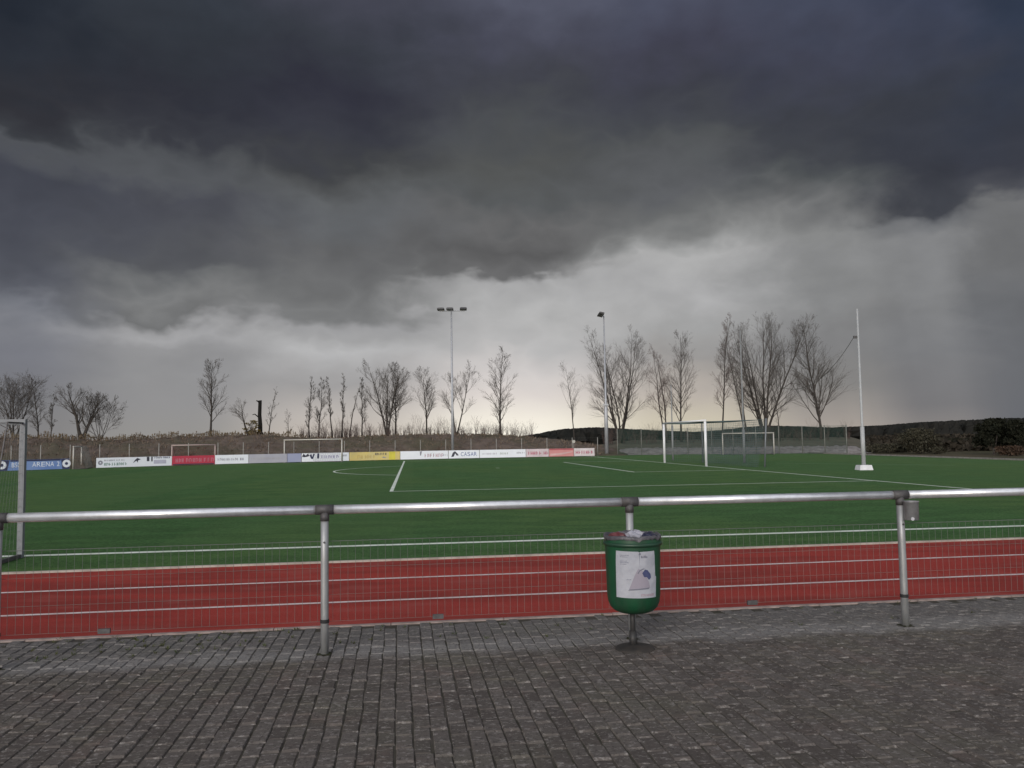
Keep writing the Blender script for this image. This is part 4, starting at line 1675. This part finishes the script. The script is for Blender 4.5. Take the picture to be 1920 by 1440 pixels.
# ------------------------------------------------------------------ bushes and evergreens at the right edge
def leafy(name, label, cat, px, top, bot, halfpx, Y_, leaf_m, bark_m, seed, n=2600, conic=False, stems=4, leaf=0.10, group=None):
    rr = random.Random(seed)
    base = pt(px, bot, Y_)
    base.z = 0
    H = pt(px, top, Y_).z
    W = halfpx * Y_ / FPX
    o = thing(name, label, cat, base, 0, group)
    mb = MB()
    for s_ in range(stems):
        a = rr.uniform(0, 6.28)
        path = [Vector((0.06 * math.cos(a), 0.06 * math.sin(a), -0.05))]
        for k in range(1, 5):
            f_ = k / 4
            path.append(Vector((W * 0.5 * f_ * math.cos(a) * (0.2 if conic else 1), W * 0.5 * f_ * math.sin(a) * (0.2 if conic else 1), H * 0.85 * f_)))
        mb.tube(path, [0.09, 0.07, 0.05, 0.03, 0.015], 6)
    mb.build('trunk', bark_m, o)
    # clumps
    cl = []
    for k in range(34):
        z = rr.uniform(0.30 if 'evergreen' in name else 0.08, 0.96)
        lim = W * ((1 - z) * 0.95 + 0.12 if conic else math.sqrt(max(0.05, 1 - (2 * z - 0.95) ** 2)))
        a, r_ = rr.uniform(0, 6.28), lim * math.sqrt(rr.uniform(0.15, 1))
        cl.append((Vector((r_ * math.cos(a), r_ * math.sin(a), z * H)), rr.uniform(0.2, 0.42) * W))
    mb = MB()
    for k in range(n):
        c, s_ = cl[rr.randrange(len(cl))]
        p = c + Vector((rr.gauss(0, 0.5), rr.gauss(0, 0.5), rr.gauss(0, 0.45))) * s_
        if p.z < 0.05:
            p.z = 0.05 + rr.random() * 0.3
        if p.z > H:
            p.z = H - rr.random() * 0.2
        e = Vector((rr.gauss(0, 1), rr.gauss(0, 1), rr.gauss(0, 1))).normalized()
        e2 = e.cross(Vector((rr.random(), rr.random(), rr.random()))).normalized()
        s_ = leaf * rr.uniform(0.5, 1.3)
        mb.quad(p - e * s_, p + e2 * s_ * 0.55, p + e * s_, p - e2 * s_ * 0.55)
    mb.build('crown', leaf_m, o)
    return o


m_bark = mat('tree_bark', (0.072, 0.064, 0.058), 0.95, c2=(0.042, 0.037, 0.034), scale=4, amount=0.8, bump=0.5, bscale=20)
m_twig = mat('bare_twigs', (0.088, 0.078, 0.070), 0.95, c2=(0.058, 0.050, 0.046), scale=1, amount=0.7)
m_twig_red = mat('reddish_twigs', (0.115, 0.086, 0.078), 0.95, c2=(0.07, 0.054, 0.05), scale=1, amount=0.7)
m_olive = mat('olive_leaf', (0.066, 0.062, 0.045), 0.9, c2=(0.036, 0.035, 0.026), scale=1.5, amount=0.9)
m_dark = mat('evergreen_needle', (0.012, 0.014, 0.010), 0.9, c2=(0.021, 0.022, 0.015), scale=1.5, amount=0.9)
m_brownleaf = mat('brown_leaf', (0.085, 0.055, 0.040), 0.9, c2=(0.045, 0.035, 0.027), scale=1.5, amount=0.9)
m_yellow = mat('yellow_leaf', (0.17, 0.125, 0.03), 0.9, c2=(0.08, 0.06, 0.025), scale=1.5, amount=0.9)
leafy('willow_bush', 'olive grey rounded bush at the right edge of the turf, before the dark wood', 'bush', 1724, 803, 852, 33, 68, m_olive, m_bark, 41, 3000)
leafy('evergreen_tree', 'dark evergreen with a visible trunk near the right edge', 'tree', 1864, 785, 853, 27, 62, m_dark, m_bark, 42, 3600, False, 2, 0.13)
leafy('evergreen_tree', 'dark evergreen cut by the right edge of the picture', 'tree', 1908, 788, 852, 20, 60, m_dark, m_bark, 43, 3200, False, 2, 0.13)
leafy('low_bush', 'low brown-green bush left of the olive bush at the field edge', 'bush', 1668, 832, 851, 38, 72, m_olive, m_bark, 44, 1800)
leafy('low_bush', 'low rust brown bush below the dark evergreens at the right edge', 'bush', 1896, 837, 855, 24, 58, m_brownleaf, m_bark, 45, 1500)
leafy('low_bush', 'small pale bush just right of the olive bush', 'bush', 1760, 838, 853, 12, 66, m_olive, m_bark, 46, 700)
leafy('dark_hedge', 'long dark low hedge between olive bush and evergreens', 'hedge', 1812, 822, 848, 52, 92, m_dark, m_bark, 47, 3000)
b = bank_point(474, 10)
yb = leafy('yellow_shrub', 'small yellowish shrub on the embankment at the black stump', 'shrub', 474, 803, 820, 15, b.y, m_yellow, m_bark, 48, 900)
yb.location.z = b.z - 0.1
yb.scale = (1, 1, 0.5)


# ------------------------------------------------------------------ bare trees
def bare_tree(label, px, top, bot, half, seed, Y_=None, stems=1, spread=0.12, lean=0.0, fb=0.22, dens=1.0, r0=None, updraft=0.5, m=None, bankoff=None, twig=0.0055, name='bare_tree', zbase=None, low=0.0):
    rr = random.Random(seed)
    if bankoff is not None:
        base = bank_point(px, bankoff)
        base.z -= 0.08
        Y_ = base.y
    else:
        base = pt(px, bot, Y_)
        base.z = zbase
    H = pt(px, top, Y_).z - base.z
    W = half * Y_ / FPX
    o = thing(name, label, 'tree', base, 0, 'bare trees behind the pitch')
    tr, cr = MB(), MB()
    r0 = (r0 * 0.85 if r0 else max(0.045, H * 0.014))

    def path(p, d, L, n, bend, upd):
        P = [p.copy()]
        d = d.normalized()
        for k in range(n):
            d = (d + Vector((rr.gauss(0, bend), rr.gauss(0, bend), rr.gauss(0, bend * 0.6) + upd))).normalized()
            p = p + d * (L / n)
            P.append(p.copy())
        return P

    def at_(P, t):
        x = t * (len(P) - 1)
        i = min(int(x), len(P) - 2)
        return P[i].lerp(P[i + 1], x - i), (P[i + 1] - P[i]).normalized()

    def side(d, ang_):
        u = d.cross(Vector((rr.gauss(0, 1), rr.gauss(0, 1), rr.gauss(0, 0.4)))).normalized()
        return (d * math.cos(ang_) + u * math.sin(ang_)).normalized()

    def grow(P, rad, L, lvl):
        """twigs and branches off path P"""
        if lvl == 1:
            n = int(8 * dens) + 1
        elif lvl == 2:
            n = int(9 * dens) + 1
        else:
            n = int(7 * dens) + 1
        for k in range(n):
            t = rr.uniform(0.25, 1.0)
            p, d = at_(P, t)
            l2 = L * rr.uniform(0.32, 0.6) * (1.15 - 0.55 * t)
            r2 = max(twig * 0.7, rad * (1 - 0.65 * t) * 0.46)
            Q = path(p, side(d, rr.uniform(0.35, 0.75)), l2, 3, 0.09, 0.08 * updraft)
            cr.tube(Q, [r2, r2 * 0.8, r2 * 0.6, max(0.004, r2 * 0.4)], 3, cap=False)
            if lvl < 3:
                grow(Q, r2, l2, lvl + 1)
    for s_ in range(stems):
        a = 2 * math.pi * (s_ + rr.uniform(-0.2, 0.2)) / max(1, stems) + seed
        out = spread * (1 if stems > 1 else 0.3)
        hs = H * (1 if s_ == 0 else rr.uniform(0.82, 0.98))
        d = Vector((out * math.cos(a) + lean, out * math.sin(a) * 0.8, 1))
        P = path(Vector((0.05 * math.cos(a) * (stems > 1), 0.05 * math.sin(a) * (stems > 1), 0)), d, hs * 1.02, 9, 0.045, 0.03)
        rad0 = r0 * (1 if stems == 1 else 0.8)
        rads = [rad0 * (1 - 0.93 * (k / 9) ** 0.85) for k in range(10)]
        rads[0] *= 1.35
        tr.tube(P, rads, 7)
        nb_ = int((26 if stems == 1 else 14) * dens * (0.8 + 0.05 * H))
        for k in range(nb_):
            t = fb + (0.98 - fb) * ((k + rr.random()) / nb_)
            p, d = at_(P, t)
            prof_ = (0.55 + 0.45 * math.sin(math.pi * min(1, (t - fb) / (1 - fb) * 0.85 + 0.18))) * (1.1 - 0.55 * t)
            if rr.random() < low and t < fb + 0.2:
                prof_ *= 1.5
            L = W * 1.42 * prof_ * rr.uniform(0.75, 1.2)
            L = min(L, max(0.4, (hs * 1.03 - p.z) * 1.35 + 0.3))
            r2 = max(twig, rad0 * (1 - 0.9 * t) * 0.44)
            Q = path(p, side(d, rr.uniform(0.45, 0.85)), L, 5, 0.09, 0.13 * updraft)
            cr.tube(Q, [r2, r2 * 0.82, r2 * 0.66, r2 * 0.5, r2 * 0.36, r2 * 0.22], 4, cap=False)
            grow(Q, r2, L, 2)
    tr.build('trunk', m_bark, o, True)
    cr.build('crown', m or m_twig, o)
    return o


BT = bare_tree
BT('broad bare tree with a round crown above the left training goal', 24, 722, 822, 55, 101, stems=4, spread=0.28, fb=0.15, bankoff=13, updraft=0.4, r0=0.13)
BT('slim upright bare tree just right of the round-crowned one at far left', 70, 706, 822, 17, 102, bankoff=12, fb=0.12)
BT('small leaning bare sapling between the slim tree and the forked one', 94, 742, 822, 12, 103, bankoff=11, fb=0.15, lean=0.12)
BT('stout bare tree with a low forked dark trunk left of the white boards', 152, 730, 824, 38, 104, stems=2, spread=0.30, fb=0.25, bankoff=10, r0=0.26)
BT('spreading bare bush leaning right beside the forked tree', 186, 742, 824, 30, 105, stems=5, spread=0.45, fb=0.1, bankoff=11, twig=0.011, dens=0.7, r0=0.05)
BT('tall single-stemmed bare tree above the red board', 394, 682, 822, 34, 106, bankoff=11, fb=0.18, r0=0.14)
BT('gnarled low dark tree with crooked branches left of the black stump', 466, 756, 818, 24, 107, bankoff=10, lean=-0.28, fb=0.4, dens=0.6, r0=0.14, updraft=-0.1)
BT('thin bare sapling leaning right of the black stump', 503, 728, 820, 12, 108, bankoff=11, fb=0.2, lean=0.06, dens=0.7)
BT('tiny bare sapling alone left of the youth goal', 541, 770, 820, 9, 109, bankoff=11, fb=0.2, dens=0.6)
BT('slender bare poplar, first of the close group above the youth goal', 580, 708, 820, 13, 110, bankoff=11, fb=0.15, updraft=1.3)
BT('slender bare poplar, second of the close group above the youth goal', 597, 712, 820, 17, 111, bankoff=12, fb=0.2, updraft=0.9)
BT('slender bare poplar, third of the close group above the youth goal', 623, 707, 820, 10, 112, bankoff=11, fb=0.3, updraft=1.3)
BT('slender bare poplar, fourth and tallest of the close group', 641, 702, 820, 9, 113, bankoff=12, fb=0.3, updraft=1.3)
BT('short slender poplar at the right end of the close group', 655, 714, 820, 8, 114, bankoff=11, fb=0.3, updraft=1.2, dens=0.7)
BT('thin bare tree between the poplars and the thick multi-stemmed tree', 679, 708, 818, 14, 115, bankoff=11, fb=0.2, updraft=1.0)
BT('large bare multi-stemmed tree above the yellow board', 727, 680, 816, 40, 116, stems=4, spread=0.17, fb=0.15, bankoff=11, r0=0.17, updraft=0.9)
BT('slim bare tree close behind the large multi-stemmed one', 742, 682, 816, 20, 117, bankoff=12, fb=0.15, r0=0.11, updraft=1.0)
BT('bare tree leaning left between yellow board and floodlight mast', 801, 698, 816, 32, 118, bankoff=11, fb=0.18, lean=-0.08, r0=0.12, updraft=0.8)
BT('bare tree with forked crown right behind the three-lamp mast', 856, 690, 816, 36, 119, stems=2, spread=0.22, bankoff=10, fb=0.25, r0=0.13, updraft=0.8)
BT('bare tree standing free right of the three-lamp mast', 938, 663, 818, 36, 120, bankoff=10.5, fb=0.12, lean=-0.03, r0=0.15, updraft=0.8)
BT('very thin sparse tree alone between the two floodlight masts', 1077, 690, 806, 34, 121, Y_=92, zbase=0.7, fb=0.3, dens=0.7, r0=0.10, lean=-0.03)
ZB = 1.0
BT('big vase-shaped bare tree at the single-cluster floodlight mast', 1163, 624, 812, 48, 122, Y_=97, zbase=ZB, stems=5, spread=0.27, fb=0.16, r0=0.20, updraft=0.8)
BT('bare tree leaning left behind the far post of the white goal', 1248, 652, 812, 34, 123, Y_=95, zbase=ZB, stems=2, spread=0.12, lean=-0.09, fb=0.2, r0=0.16, updraft=0.7, m=m_twig_red)
BT('straight bare tree above the middle of the white goal', 1277, 630, 812, 42, 124, Y_=98, zbase=ZB, fb=0.16, r0=0.17, updraft=0.8)
BT('tall narrow bare tree right of the white goal', 1355, 597, 812, 28, 125, Y_=96, zbase=ZB, fb=0.25, r0=0.14, updraft=0.7, lean=-0.02, m=m_twig_red)
BT('bare tree leaning left at the thin pale pole', 1400, 612, 812, 36, 126, Y_=95, zbase=ZB, stems=2, spread=0.10, lean=-0.12, fb=0.22, r0=0.16, updraft=0.8)
BT('largest bare tree, broad with several stems, behind the far youth goal', 1434, 592, 812, 58, 127, Y_=99, zbase=ZB, stems=5, spread=0.26, fb=0.15, r0=0.25, updraft=0.7, dens=1.0)
BT('small bare sapling right of the largest tree', 1462, 690, 812, 24, 128, Y_=93, zbase=ZB, fb=0.2, dens=0.7, r0=0.08)
BT('rightmost big bare tree with low arching branches, left of the tallest pole', 1540, 611, 812, 52, 129, Y_=97, zbase=ZB, fb=0.13, r0=0.21, lean=-0.02, updraft=0.6, low=0.7, dens=1.25)
# thin brush growing between the trunks
mb = MB()
ur = random.Random(61)
for i in range(420):
    if i % 3:
        px = ur.uniform(560, 1000)
        p = bank_point(px, ur.uniform(9.5, 13))
        h = ur.uniform(0.5, 1.0) + 1.4 * ur.random() ** 3
    else:
        px = ur.uniform(1130, 1600)
        p = pt(px, 830, ur.uniform(93, 99))
        p.z = 1.0
        h = ur.uniform(0.6, 1.4) + 1.8 * ur.random() ** 3
    for k in range(7):
        a = ur.uniform(0, 6.28)
        sp_ = ur.uniform(0.08, 0.4) * h
        e = p + Vector((sp_ * math.cos(a), sp_ * math.sin(a), h * ur.uniform(0.6, 1)))
        m1 = p.lerp(e, 0.5) + Vector((0, 0, 0.12 * h))
        mb.tube([p - Vector((0, 0, 0.1)), m1, e], [0.009, 0.006, 0.003], 3, cap=False)
        for q_ in range(3):
            b0 = m1.lerp(e, ur.random())
            mb.tube([b0, b0 + Vector((ur.gauss(0, .15), ur.gauss(0, .15), ur.uniform(.1, .4))) * h * 0.6], [0.004, 0.002], 3, cap=False)
tag(mb.build('brush', m_twig_red), 'thin reddish brush between the bare trees along the skyline', 'brush', kind='stuff')
# broken black trunk
p = bank_point(487, 10)
H = pt(487, 750, p.y).z - p.z
snag = thing('dead_trunk', 'black broken-off trunk without branches standing on the embankment', 'dead tree', p - Vector((0, 0, 0.05)))
mb = MB()
mb.tube([(0, 0, 0), (0.04, 0, H * .3), (-0.03, 0, H * .6), (0.0, 0, H * .93), (-0.03, 0, H)], [0.24, 0.19, 0.17, 0.16, 0.19], 9)
mb.build('trunk', mat('black_bark', (0.018, 0.017, 0.016), 0.95, scale=4), snag)
mb = MB()
mb.tube([(0, 0, H * .5), (-0.5, 0.05, H * .62), (-0.7, 0, H * .60)], [0.07, 0.05, 0.03], 6)
mb.tube([(0, 0, H * .95), (-0.34, 0, H * 1.0)], [0.10, 0.05], 6)
mb.build('branch_stub', mat('black_bark', (0.018, 0.017, 0.016), 0.95, scale=4), snag)

scene.render.resolution_x = 1024
scene.render.resolution_y = 768
